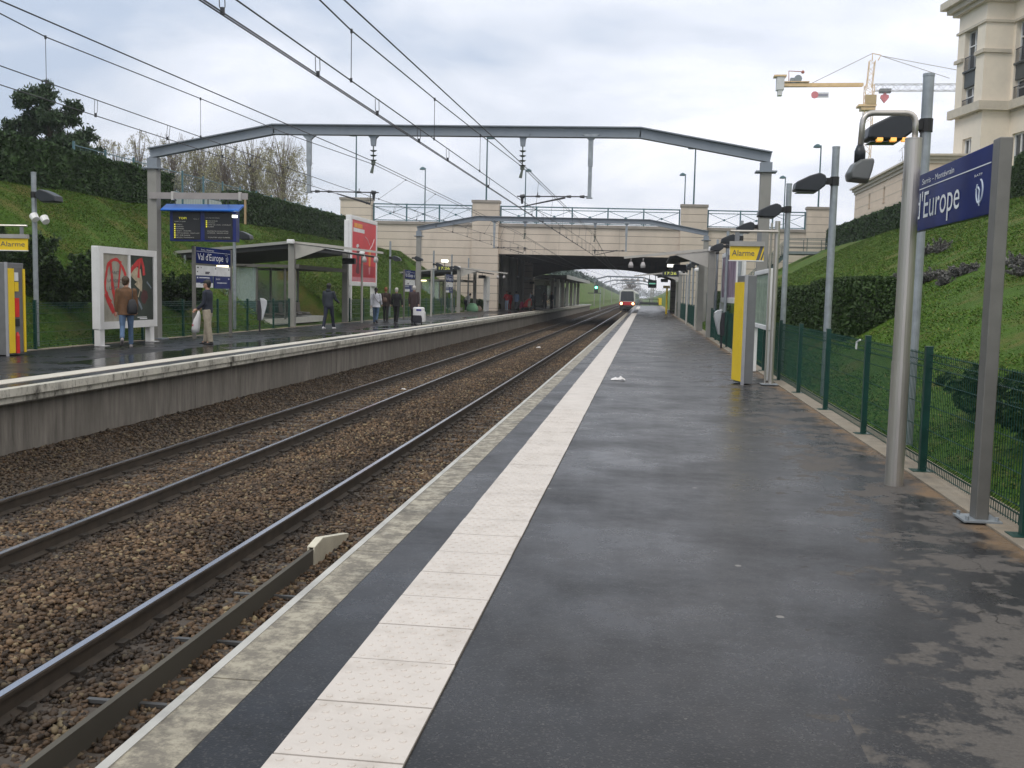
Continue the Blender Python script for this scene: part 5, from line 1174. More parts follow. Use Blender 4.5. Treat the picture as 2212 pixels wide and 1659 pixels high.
b0 = P(931, 684, Z=0); a = P(944, 575, Y=b0.y); b_ = P(977, 587, Y=b0.y)
clock('digital clock on a bent white post over the left platform', b0.x, b0.y, 1, a.x, b_.x, b_.z, a.z)
a = P(1431, 586, Y=57.6); b_ = P(1466, 598, Y=57.6)
clock('digital clock on a bent post over the right platform', 2.33, 57.6, -1, a.x, b_.x, b_.z, a.z)
for (bx_, by_), h_, lab in (((1501,713), 2.85, 'slim white post on the right platform, just beyond the right shelter column'), ((1459,683), 2.8, 'slim white post on the right platform near the bridge'), ((781,697), 3.3, 'slim white steel post in front of the red billboard')):
    q = P(bx_, by_, Z=0); t = thing('steel_post', lab, 'post', tuple(q), 0, 'slim white posts')
    MB().tube([q, q+V3(0,0,h_)], [.06,.05], 10).build('post', beamw, t); mb = MB(); c = q+V3(.0,0,h_+.02); mb.loft([(c+V3(0,0,-.08),.12,.09),(c,.14,.1),(c+V3(0,0,.08),.08,.06)], 10); mb.build('white_lamp', white, t)
q = P(1439, 678, Z=0); t = thing('yellow_post', 'slim yellow post far along the right platform', 'post', tuple(q)); MB().tube([q, q+V3(0,0,2.3)], .09, 8).build('post', yel, t); MB().box(q.x-.35, q.x+.25, q.y-.1, q.y+.1, 2.3, 2.55).build('panel', mat('ochre', (.30,.22,.05), .5), t)
q = P(1047, 673, Z=0); t = thing('notice_frame', 'narrow white notice frame seen edge-on before the second bridge pillar', 'notice board', tuple(q))
MB().box(q.x-.14, q.x+.14, q.y, q.y+1.6, .9, 2.9).build('frame', white, t)
for y in (0, 1.45): MB().box(q.x-.1, q.x+.1, q.y+y, q.y+y+.14, .0, .899).build('leg', white, t)
a = P(1400, 605, Y=100); b_ = P(1418, 622, Y=100); t = thing('hanging_sign', 'dark hanging sign with a green lit strip under the bridge', 'sign', (a.x, 100, b_.z))
MB().box(a.x, b_.x, 99.9, 100.1, b_.z, a.z).build('panel', mat('sign_dark_green', (.03,.06,.05), .5), t); zz = P(1400,612,Y=100).z; MB().box(a.x+.1, b_.x-.1, 99.88, 99.9, zz-.08, zz+.04).build('lit_strip', mat('green_glow', (.2,.5,.35), .5, emit=(.3,.8,.6), es=.5), t); mb = MB(); mb.box(a.x+.1, a.x+.16, 99.97, 100.03, a.z, 4.9); mb.box(b_.x-.16, b_.x-.1, 99.97, 100.03, a.z, 4.9); mb.build('hanger', dark, t)
q = P(1425, 659, Z=0); t = thing('yellow_cabinet', 'yellow cabinet at the far end of the right platform', 'cabinet', tuple(q)); MB().box(q.x-.35, q.x+.35, q.y-.2, q.y+.2, 0, 1.3).build('body', yel, t, bevel=.06); MB().box(q.x-.37, q.x+.37, q.y-.22, q.y+.22, 1.301, 1.36).build('lid', mat('ochre', (.30,.22,.05), .5), t)
t = thing('end_barrier', 'low dark barrier across the far end of the right platform', 'barrier', (.3, 170, 0))
MB().box(-1.0, 2.2, 170, 170.06, .15, .55).build('board', dark, t)
for x in (-1.0, .6, 2.1): MB().box(x, x+.08, 169.95, 170.1, 0, 1.15).build('post', dark, t)
MB().box(-1.0, 2.2, 170, 170.06, 1.05, 1.15).build('rail', dark, t)
# railway signal with its green light
q = P(1296, 660, Y=190); t = thing('railway_signal', 'railway signal showing a green light left of the train', 'signal', (q.x, 190, -1.2)); c = P(1288, 621, Y=190)
mb = MB(); mb.tube([(q.x,190,-1.2),(q.x,190,c.z-.3)], .09, 6); mb.build('post', galv, t); MB().box(c.x-.35, c.x+.35, 189.9, 190.2, c.z-1.0, c.z+.5).build('signal_head', black, t); MB().cyl((c.x,189.88,c.z), (c.x,189.7,c.z), .24, n=10).build('green_light', mat('signal_green', (.1,.8,.5), .5, emit=(.15,1,.65), es=6), t); a = P(1270, 632, Y=190); MB().box(a.x, q.x+.2, 189.9, 190.3, c.z-1.15, c.z-1.001).build('walkway', dark, t)

# ---------------------------------------------------------------- green mesh fences
def fence(label, x, ys_, h):
    t = thing('mesh_fence', label, 'fence', (x, ys_[0], 0), 0, 'green mesh fences')
    for y in ys_: mb = MB(); mb.box(x-.03, x+.03, y-.03, y+.03, .013, h+.06); mb.box(x-.033, x+.033, y-.033, y+.033, h+.061, h+.075); mb.box(x-.1, x+.1, y-.08, y+.08, .0126, .02); mb.build('post', fgreen, t)
    for a, b_ in zip(ys_[:-1], ys_[1:]):
        if b_-a > 4: continue
        near = a < 32; mb = MB(); r_ = .0034 if near else .005; st_ = .05 if near else .09; y = a+.05
        while y < b_-.04:
            mb.tube([(x+.01,y,.05), (x+.01,y,h)] if not near else [(x+.01,y,.05),(x+.01,y,.12),(x-.02,y,.15),(x+.01,y,.18),(x+.01,y,h-.12),(x-.02,y,h-.09),(x+.01,y,h-.06),(x+.01,y,h+.02)], r_, 3, False); y += st_
        for z in (.06,.12,.18,.40,.62,.84,h-.12,h-.06,h): mb.tube([(x+.014,a+.03,z),(x+.014,b_-.03,z)], .0045 if near else .007, 4, False)
        mb.build('mesh_panel', fgreen, t)
    return t
yr = [4.43+2.5*k for k in range(15)]; fence('near green wire mesh fence along the right platform, thirteen bays', 2.56, yr, 1.08)
fence('far green wire mesh fence along the right platform beyond the first shelter', 2.56, [49+2.5*k for k in range(14)], 1.08)
fence('green wire mesh fence behind the left platform near the poster display', -14.05, [14+2.5*k for k in range(10)]+[38.2], 1.08)
fence('green wire mesh fence on the left below the red billboard', -14.05, [46.4+2.4*k for k in range(12)], 1.08)
a_ = P(1858-0, 738, X=2.56)
t = tag(MB().tube([P(1850,745,X=2.53)+V3(0,0,-.05), P(1851,738,X=2.53), P(1858,734,X=2.53)], .012, 5).build('tape_scrap', white, None), 'small white scrap of tape hanging on the top of the near right fence', 'litter')

# ---------------------------------------------------------------- long canopy on the left platform beyond the bridge
t = thing('platform_canopy', 'long dark flat canopy on pale columns beyond the bridge on the left platform', 'canopy', (-13.9, 117, 0))
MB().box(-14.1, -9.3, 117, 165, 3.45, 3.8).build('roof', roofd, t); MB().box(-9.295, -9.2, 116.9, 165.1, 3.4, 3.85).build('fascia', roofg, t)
MB().box(-14.0, -13.8, 117, 164, -.1, 3.449).build('rear_wall', conc, t)
for k in range(7):
    y = 118+k*7.6; MB().box(-11.2, -10.8, y-.25, y+.25, .0125, 3.449).build('column', offw if k%2 else conc, t)
for k in range(3): y = 121+k*15; o = MB().box(-13.79, -11.9, y, y+5, .0, 2.6).build('kiosk', frost, t); MB().box(-11.895, -11.88, y+.8, y+2.2, .9, 2.1).build('window', glass, o)

# ---------------------------------------------------------------- vegetation
def leafmat(name, lo, hi, isl=.45, rough=.6, tip=None):
    mt, nt, b = _nodes(name); v = objvec(nt)
    g = nt.nodes.new('ShaderNodeNewGeometry')
    c = ramp(nt, g.outputs['Random Per Island'], [(0., lo), (1., tip or hi), (.75, hi)])
    c = mixc(nt, mth(nt, 'MULTIPLY', ramp(nt, noise(nt, v, 1.4, 6, .65), [(.35, 0.), (.65, 1.)]), .5), c, tuple(x*.45 for x in lo))
    nt.links.new(c, b.inputs['Base Color']); b.inputs['Roughness'].default_value = rough; b.inputs['Specular IOR Level'].default_value = .25
    return mt
hedgem = leafmat('hedge_leaves', (.016,.038,.012), (.050,.10,.028)); junm = leafmat('juniper_leaves', (.010,.028,.010), (.045,.085,.02), tip=(.07,.12,.025))
pinem = leafmat('pine_needles', (.018,.042,.018), (.05,.09,.035)); lavm = leafmat('lavender_leaves', (.10,.10,.095), (.24,.23,.22)); willm = leafmat('willow_buds', (.24,.23,.11), (.40,.38,.22)); twigm = mat('twig_brown', (.14,.11,.09), .8, 0, .2, 5)
barkm = mat('bark', (.07,.055,.045), .9, 0, .3, 8, bump=.4); trimm = leafmat('trimmed_hedge_leaves', (.018,.042,.011), (.055,.10,.026)); grassb = leafmat('grass_blades', (.06,.135,.008), (.105,.20,.016), tip=(.24,.19,.06), rough=.7)
def leafcloud(c, s0, s1, asp=.5, up=None):
    """rhombus leaves at points c"""
    n = len(c); u = rng.normal(size=(n, 3)); 
    if up is not None: u = u*.5+np.array(up)
    u /= np.linalg.norm(u, axis=1, keepdims=True); w_ = rng.normal(size=(n, 3)); v = np.cross(u, w_); v /= np.linalg.norm(v, axis=1, keepdims=True)
    s = rng.uniform(s0, s1, (n, 1)); u = u*s; v = v*s*asp
    V = np.stack([c-u, c+v, c+u, c-v], 1).reshape(-1, 3); F = np.arange(4*n).reshape(n, 4); return V, F
def joinm(parts):
    V = []; F = []; b = 0
    for v, f in parts: V.append(v); F.append(np.asarray(f)+b); b += len(v)
    return np.concatenate(V), np.concatenate(F)
BOXF = np.array([(0,3,2,1),(4,5,6,7),(0,1,5,4),(1,2,6,5),(2,3,7,6),(3,0,4,7)])
def boxv(x0, x1, y0, y1, z0, z1): return np.array([(x0,y0,z0),(x1,y0,z0),(x1,y1,z0),(x0,y1,z0),(x0,y0,z1),(x1,y0,z1),(x1,y1,z1),(x0,y1,z1)], float)
def hedge(name, label, cat, x0, x1, y0, y1, z0, z1, n, s0, s1, m_, group=None, wob=.10, stems=0, rnd=0):
    t = thing(name, label, cat, ((x0+x1)/2, y0, z0), 0, group); ax_, ay_, az_ = x1-x0, y1-y0, z1-z0
    ar = np.array([ax_*ay_, ay_*az_, ay_*az_, ax_*az_, ax_*az_]); k = rng.choice(5, n, p=ar/ar.sum()); r_ = rng.uniform(0, 1, (n, 3)); p = np.empty((n, 3))
    p[:, 0] = x0+ax_*r_[:, 0]; p[:, 1] = y0+ay_*r_[:, 1]; p[:, 2] = z0+az_*r_[:, 2]
    d = np.abs(rng.normal(0, .06, n)); p[k==0, 2] = z1-d[k==0]; p[k==1, 0] = x0+d[k==1]; p[k==2, 0] = x1-d[k==2]; p[k==3, 1] = y0+d[k==3]; p[k==4, 1] = y1-d[k==4]
    w_ = wob*(np.sin(p[:, 1]*1.9)+.7*np.sin(p[:, 1]*5.3+p[:, 2]*3)+.6*np.sin(p[:, 0]*7+p[:, 2]*4))*.5
    c = np.array([(x0+x1)/2, (y0+y1)/2, z0]); top = k == 0
    p[top, 2] += w_[top]; p[k==1, 0] -= w_[k==1]; p[k==2, 0] += w_[k==2]; p[k==3, 1] -= w_[k==3]
    if rnd:
        q = np.clip((p-np.array([(x0+x1)/2,(y0+y1)/2,(z0+z1)/2]))/np.array([ax_/2,ay_/2,az_/2]), -1.2, 1.2); L = (np.abs(q)**4).sum(1)**.25; f_ = 1-rnd*(1-1/np.maximum(L, 1)); p = np.array([(x0+x1)/2,(y0+y1)/2,(z0+z1)/2])+q*f_[:, None]*np.array([ax_/2,ay_/2,az_/2])
    i_ = .13+rnd*.1; V, F = joinm([leafcloud(p, s0, s1), (boxv(x0+i_, x1-i_, y0+i_, y1-i_, z0-.3, z1-i_), BOXF)])
    npmesh('foliage', V, F, m_, t)
    if stems:
        for j in range(stems): y = y0+ay_*(j+.5)/stems; MB().tube([(x1-.25 if x0 < 0 else x0+.25, y, z0-.5), (x1-.3 if x0 < 0 else x0+.3, y, z0+.25)], .03, 5).build('stem', barkm, t)
    return t
hg = 'hedges on the banks'
hedge('hedge', 'long dark clipped hedge along the top of the left bank, nearer part', 'hedge', -23.0, -21.6, 14, P(375,375,X=-21.6).y, 4.75, 6.6, 52000, .05, .11, hedgem, hg, stems=10)
hedge('hedge', 'dark clipped hedge on the left bank ending at the red billboard', 'hedge', -23.0, -21.6, 52, 78, 5.05, 6.75, 26000, .06, .12, hedgem, hg, stems=7)
hedge('hedge', 'dark clipped hedge along the top of the right bank below the low building', 'hedge', 15.0, 16.4, 46.5, 88, 5.85, 7.5, 34000, .06, .12, hedgem, hg)
hedge('hedge', 'taller rounded end of hedge at the right edge beside the big sign', 'hedge', 15.0, 17.0, 38, 45.4, 5.6, 8.0, 15000, .05, .10, trimm, hg, rnd=.9)
hedge('hedge', 'trimmed dark hedge block behind the right fence, taller one with a square end', 'hedge', 4.5, 6.0, 23.5, 29.3, .5, 2.12, 26000, .03, .07, trimm, 'trimmed hedges behind the right fence', wob=.06, rnd=.5)
hedge('hedge', 'lower trimmed hedge behind the right fence and the lamp poles', 'hedge', 4.6, 5.9, 29.6, 45, .5, 1.98, 30000, .035, .08, trimm, 'trimmed hedges behind the right fence', wob=.06, rnd=.4)
a = P(1004, 646, Y=84); b_ = P(1040, 646, Y=84); hedge('shrub', 'dark green clipped shrub at the foot of the second bridge pillar', 'shrub', a.x, b_.x, 83.8, 85.5, 0, a.z, 5000, .05, .1, hedgem, rnd=.6)
hedge('hedge', 'dark clipped hedge inside the bank behind the far right poles', 'hedge', 4.2, 5.6, 52, 76, .3, 1.9, 12000, .06, .11, trimm, 'trimmed hedges behind the right fence', wob=.06, rnd=.4)

def juniper(label, x, y, r_, h, n, group, sx_=1., m_=None, size=(.04,.09)):
    z0 = float(hv(np.array([x]), np.array([y]))[0]); t = thing('juniper_bush' if m_ is None else 'lavender_bush', label, 'bush', (x, y, z0), 0, group)
    nb = 34 if m_ is None else 22; P_ = []; per = n//nb; mbst = MB()
    for i in range(nb):
        a = rng.uniform(0, 6.28); el = rng.uniform(.15, 1.35); L = rng.uniform(.55, 1.); d = np.array([math.cos(a)*math.cos(el)*r_*sx_, math.sin(a)*math.cos(el)*r_, math.sin(el)*h])*L
        if m_ is None: d = d*1.1+np.array([0,0,.05])
        f_ = rng.uniform(.15, 1, (per, 1))**.7; sp_ = rng.normal(0, .07 if m_ is None else .05, (per, 3))*r_*(1.3-f_); P_.append(np.array([x, y, z0])+f_*d+sp_)
        mbst.tube([(x, y, z0-.05), (x+d[0]*.8, y+d[1]*.8, z0+d[2]*.8)], .012, 4, False)
    c = np.concatenate(P_); V, F = leafcloud(c, size[0], size[1], .35); npmesh('foliage', V, F, m_ or junm, t); mbst.build('stem', barkm, t); return t
jg = 'juniper bushes behind the left fence'; jr = 'juniper bushes behind the right fence'
for i, (x, y, r_, h, lab) in enumerate(((-15.5,19.8,1.7,1.35,'wide dark juniper bush behind the far left lamp pole'), (-16.6,23.6,2.1,1.5,'spreading dark juniper bush left of the poster display'), (-15.7,25.4,1.5,1.4,'low juniper bush showing under the poster display'), (-16.2,28.8,2.0,1.4,'feathery juniper bush right of the poster display'), (-15.5,31.4,1.2,1.1,'small juniper bush behind the left station sign posts'), (-16.3,17.2,1.7,1.2,'juniper bush at the left edge behind the alarm point'))): juniper(lab, x, y, r_, h, 16000, jg, size=(.05,.11))
for i, (x, y, r_, h, lab) in enumerate(((3.75,7.9,.85,.75,'dark juniper bush behind the fence right beside the big sign post'), (3.7,6.3,.9,.8,'dark juniper bush behind the nearest fence bay at the right edge'), (3.8,9.5,.85,.7,'juniper bush behind the fence between steel post and big sign'), (4.6,8.6,.9,.7,'pale-tipped juniper bush a little up the right bank'), (3.9,11.4,.75,.6,'small juniper bush beside the nearest lamp pole foot'), (4.6,6.9,1.0,.8,'juniper bush partly hidden by the right post of the big sign'))): juniper(lab, x, y, r_, h, 16000, jr, size=(.03,.075))
lv = [(2003,541,.42),(2030,538,.50),(1965,593,.35),(2052,589,.50),(2075,585,.36),(1932,601,.3),(2015,597,.42),(2100,577,.4),(2190,570,.5),(2208,588,.5),(2040,604,.32),(1990,606,.3)]
lw = ['first','second','third','fourth','fifth','sixth','seventh','eighth','ninth','tenth','eleventh','twelfth']
order = sorted(range(len(lv)), key=lambda i: lv[i][0])
for rank, i in enumerate(order):
    px, py, r_ = lv[i]; q = on_bank(px, py+8, 3.3, 14.5); juniper(f'grey lavender tuft on the right bank, {lw[rank]} counted from the left', q.x, q.y, r_*q.y/26, .42*r_*q.y/26*2, 1500, 'lavender tufts on the right bank', m_=lavm, size=(.03,.06))

# pine behind the left hedge
q = P(112, 330, X=-26.8); px0 = q.x; py0 = q.y
t = thing('pine_tree', 'dark pine tree with layered boughs rising behind the left hedge', 'tree', (px0, py0, 5)); zt_ = P(100, 188, Y=py0).z
MB().tube([(px0, py0, 4.8), (px0+.1, py0, 7), (px0-.15, py0, zt_-.5)], [.20,.14,.04], 8).build('trunk', barkm, t)
C_ = []; limb = MB()
cl = [(100,200,.5),(78,215,.42),(118,222,.5),(60,240,.42),(95,245,.6),(140,232,.38),(45,262,.5),(70,268,.6),(112,272,.6),(150,262,.34),(40,285,.6),(62,280,.6),(130,262,.6),(88,228,.5),(160,305,.6),(58,300,.6),(95,302,.7),(135,296,.5),(165,288,.4),(178,312,.5),(150,322,.6),(110,330,.7),(70,328,.6),(190,330,.45),(40,318,.4)]
for cx_, cy2, r_ in cl:
    p = P(cx_, cy2, Y=py0); p.y += rng.uniform(-1.2, 1.2); zb = min(zt_-.6, p.z-.3); limb.tube([(px0, py0, zb-.35), ((px0+p.x)/2, (py0+p.y)/2, zb-.1), (p.x, p.y, p.z)], [.05,.035,.015], 5)
    for _ in range(11):
        c = np.array(p)+rng.normal(0, .42, 3)*r_*np.array([1.1,1.1,.7]); C_.append(c+rng.normal(0, .12, (95, 3))*np.array([1,1,.7]))
V, F = leafcloud(np.concatenate(C_), .06, .13, .34, up=(0,0,.4)); npmesh('crown', V, F, pinem, t); limb.build('limb', barkm, t)

def bare_tree(label, x, y, z0, h, wd, nb, budn, group, m_=None, droop=.6, seed=1, name='willow_tree', rad=1.):
    rr = np.random.default_rng(seed); t = thing(name, label, 'tree', (x, y, z0), 0, group)
    MB().tube([(x, y, z0-.3), (x+.1, y, z0+h*.4), (x, y, z0+h*.8)], [.25*rad,.18*rad,.05*rad], 7).build('trunk', barkm, t)
    mb = MB(); B = []
    for i in range(nb):
        a = rr.uniform(0, 6.28); s = rr.uniform(.15, .8); r0 = wd*rr.uniform(.3, 1)*(1.1-.5*s); p0 = np.array([x, y, z0+h*s*.9]); top_ = np.array([x+math.cos(a)*r0*.6, y+math.sin(a)*r0*.6, z0+h*min(1., s+rr.uniform(.15,.35))]); tip_ = np.array([x+math.cos(a)*r0, y+math.sin(a)*r0, top_[2]-h*droop*rr.uniform(.1,.5)])
        mb.tube([p0, p0*.4+top_*.6+rr.normal(0,.1,3), top_, top_*.4+tip_*.6, tip_], [.05*rad,.035*rad,.02*rad,.012*rad,.006*rad], 3, False)
        for j in range(5):
            f_ = rr.uniform(.3, 1); q0 = top_*(1-f_)+tip_*f_; q1 = q0+rr.normal(0, .5, 3)*wd*.2-np.array([0,0,h*.07*droop]); mb.tube([q0, (q0+q1)/2+rr.normal(0,.05,3), q1], [.012*rad,.01*rad,.005*rad], 3, False); k_ = max(1, budn//(nb*5)); f2 = rr.uniform(0, 1, (k_, 1)); B.append(q0*(1-f2)+q1*f2+rr.normal(0, .10, (k_, 3)))
    mb.build('branch', twigm, t)
    if budn: V, F = leafcloud(np.concatenate(B), .05, .12, .45); npmesh('crown', V, F, m_ or willm, t)
    return t
wg = 'pale budding trees beyond the left hedge'
for i, (px, pyt, w_, lab) in enumerate(((372,290,4.0,'pale budding tree rising just left of the gantry column top'), (430,300,4.2,'pale budding tree between gantry column and departure board'), (485,305,4.0,'pale budding tree above the blue departure board'), (545,300,4.2,'pale budding tree above the second hedge, left one'), (610,293,4.6,'tallest pale budding tree above the second hedge, beside the drop post'))):
    q = P(px, pyt, Y=104+3*(i%2)); bare_tree(lab, q.x, q.y, 5.6, q.z-5.6, w_, 150, 12000, wg, seed=20+i, rad=.7, droop=.9)
for i, (px, pyt, lab) in enumerate(((215,300,'faint leafless tree right of the pine, taller one'), (252,308,'faint leafless tree behind the left hedge, thin middle one'), (300,280,'slender leafless tree just left of the gantry column'))):
    q = P(px, pyt, Y=100); bare_tree(lab, q.x, q.y, 5.6, q.z-5.6, 2.2, 60, 1500, 'leafless trees behind the nearer left hedge', seed=40+i, droop=.2, name='leafless_tree')
for i, (px, pyt, lab) in enumerate(((2030,300,'thin leafless tree standing behind the low building roof'),)):
    q = P(1962*.0+1960, 330-22, Y=120); bare_tree(lab, q.x, q.y, 6, q.z-6, 1.4, 40, 0, None, seed=50, droop=.1, name='leafless_tree')
# far trees under the bridge and wood line on the far left bank
q = P(1362, 603, Y=480); bare_tree('bare grey tree far behind the train', q.x, q.y, 0, q.z, 7, 90, 2500, None, m_=leafmat('far_twigs', (.10,.09,.10), (.2,.18,.19)), seed=61, droop=.1, name='leafless_tree', rad=4)
farw = leafmat('far_wood', (.018,.045,.035), (.04,.08,.055)); pc = []  # green shifted towards blue so distance haze sits in the leaf colour
for i in range(260):
    y = 230+i*2.6; x = -22.5-rng.uniform(0, 3); zb = 4.95*max(.15, bankL(y)); c = np.array([x, y, zb+1.3*rng.uniform(.4,1.2)]); pc.append(c+rng.normal(0, 1, (50, 3))*np.array([.9,1.4,.8]))
for i in range(240):
    x = -75+i*.8; c = np.array([x, 900+rng.uniform(-15,15), 2+rng.uniform(0,4)]); pc.append(c+rng.normal(0, 1, (40, 3))*np.array([1.6,2,1.6]))
V, F = leafcloud(np.concatenate(pc), .25, .6, .7); o = npmesh('distant_wood', V, F, farw); tag(o, 'bluish green wood line in the distance under the bridge', 'wood', kind='stuff')

# tall fence and parapet behind the left hedge
t = thing('crest_fence', 'tall green fence on the crest of the left bank above the second hedge', 'fence', (-24.2, 40, 5.3))
for k in range(17): y = 40+2.5*k; MB().box(-24.24, -24.16, y-.04, y+.04, 5.2, 7.55).build('post', teal, t)
mb = MB(); 
for z in (5.6, 6.4, 7.4): mb.box(-24.21, -24.19, 40, 80, z-.02, z+.02)
y = 40.1
while y < 80: mb.tube([(-24.2,y,5.3),(-24.2,y,7.4)], .006, 3, False); y += .2
mb.build('mesh_panel', teal, t)
MB().box(-26.2, -26.0, 38, 84, 5.3, 6.75).build('parapet', mat('pale_parapet', (.45,.50,.50), .7), t)

# grass blades on both banks
def blades(n, x0, x1, y0, y1, hh, seed, pw):
    x = rng.uniform(x0, x1, n); y = y0+(y1-y0)*rng.uniform(0, 1, n)**pw; z = hv(x, y)
    if x0 > 0: ok = (x > 2.85)
    else: ok = (x < -14.2)&~((x > -17.3)&(((y > 37.6)&(y < 47.6))|((y > 73.8)&(y < 83.8))))
    c = np.stack([x, y, z], 1)[ok]; c = c[in_view(c)]; m_ = len(c); a = rng.uniform(0, 6.28, m_); s_ = (.55+.9*c[:, 1]/40)[:, None]
    w_ = np.stack([np.cos(a), np.sin(a), np.zeros(m_)], 1)*.011*s_*1.2; tip_ = c+np.stack([rng.normal(0, .035, m_), rng.normal(0, .035, m_), rng.uniform(.5, 1.2, m_)*hh], 1)*s_*1.2
    V = np.stack([c-w_, c+w_, tip_], 1).reshape(-1, 3); F = np.arange(3*m_).reshape(m_, 3)
    tag(npmesh('grass', V, F, grassb), 'short rough grass growing on the bank', 'grass', kind='stuff')
blades(420000, 2.8, 15.2, 4, 70, .028, 1, 1.6); blades(400000, -21.6, -14.2, 14, 88, .028, 2, 1.3)

# ---------------------------------------------------------------- train
TY = 177; tx = -3.22
t = thing('commuter_train', 'white commuter train with a red front band and lit headlights arriving', 'train', (tx, TY, -1.05))
tb = mat('train_body', (.52,.53,.50), .35, .1, .05, .5, dirt=.2, dcol=(.3,.29,.27)); tr_ = mat('train_red', (.50,.02,.03), .4); tg = mat('train_glass', (.02,.03,.035), .08, 0, .2, 1); tu = mat('train_underside', (.015,.015,.017), .7)
pr_ = [(-1.38,-.15),(1.38,-.15),(1.42,1.2),(1.30,2.35),(1.0,2.62),(-1.0,2.62),(-1.30,2.35),(-1.42,1.2)]
for k in range(4): MB().prism(pr_, (tx, TY+k*25.5, 0), (1,0,0), (0,0,1), (0,25,0)).build('carriage_body', tb, t, bevel=.12)
MB().prism([(-1.18,.62),(1.18,.62),(1.10,2.2),(.95,2.35),(-.95,2.35),(-1.10,2.2)], (tx, TY-.02, 0), (1,0,0), (0,0,1), (0,.019,0)).build('windscreen', tg, t)
MB().box(tx-.03, tx+.03, TY-.035, TY-.021, .63, 2.3).build('windscreen_pillar', tu, t)
MB().box(tx-1.40, tx+1.40, TY-.04, TY-.0005, -.08, .52).build('red_band', tr_, t, bevel=.01)
MB().box(tx-1.25, tx+1.25, TY+.2, TY+100, -.95, -.151).build('underframe', tu, t); mb = MB(); mb.box(tx-1.1, tx+1.1, TY-.1, TY+.19, -.75, -.152); mb.box(tx-.3, tx+.3, TY-.5, TY-.101, -.5, -.25); mb.build('buffer_beam', tu, t)
for s in (-1, 1): MB().cyl((tx+s*1.02, TY-.075, .2), (tx+s*1.02, TY-.041, .2), .2, n=14).build('headlight', mat('headlight_glow', (1,.8,.4), .4, emit=(1,.72,.25), es=9), t)
mb = MB(); mb.box(tx-.7, tx+.7, TY+2, TY+5, 2.63, 2.9); mb.box(tx-.5, tx+.5, TY+9, TY+12, 2.63, 2.85); mb.tube([(tx-.5,TY+10,2.85),(tx-.3,TY+11.5,3.5),(tx-.5,TY+10.5,3.95),(tx+.5,TY+10.5,3.95)], .04, 5); mb.build('roof_equipment', mat('roof_grey', (.2,.2,.2), .7), t)
for k in range(4):
    for j in range(5): y = TY+k*25.5+2+j*4.8; MB().box(tx+1.405, tx+1.425, y, y+2.6, .95, 1.9).build('side_window', tg, t)
    for j in range(4): y = TY+k*25.5+4.8+j*4.8; MB().box(tx+1.40, tx+1.42, y, y+1.6, -.05, 2.0).build('door', mat('train_door_blue', (.10,.16,.30), .4), t)

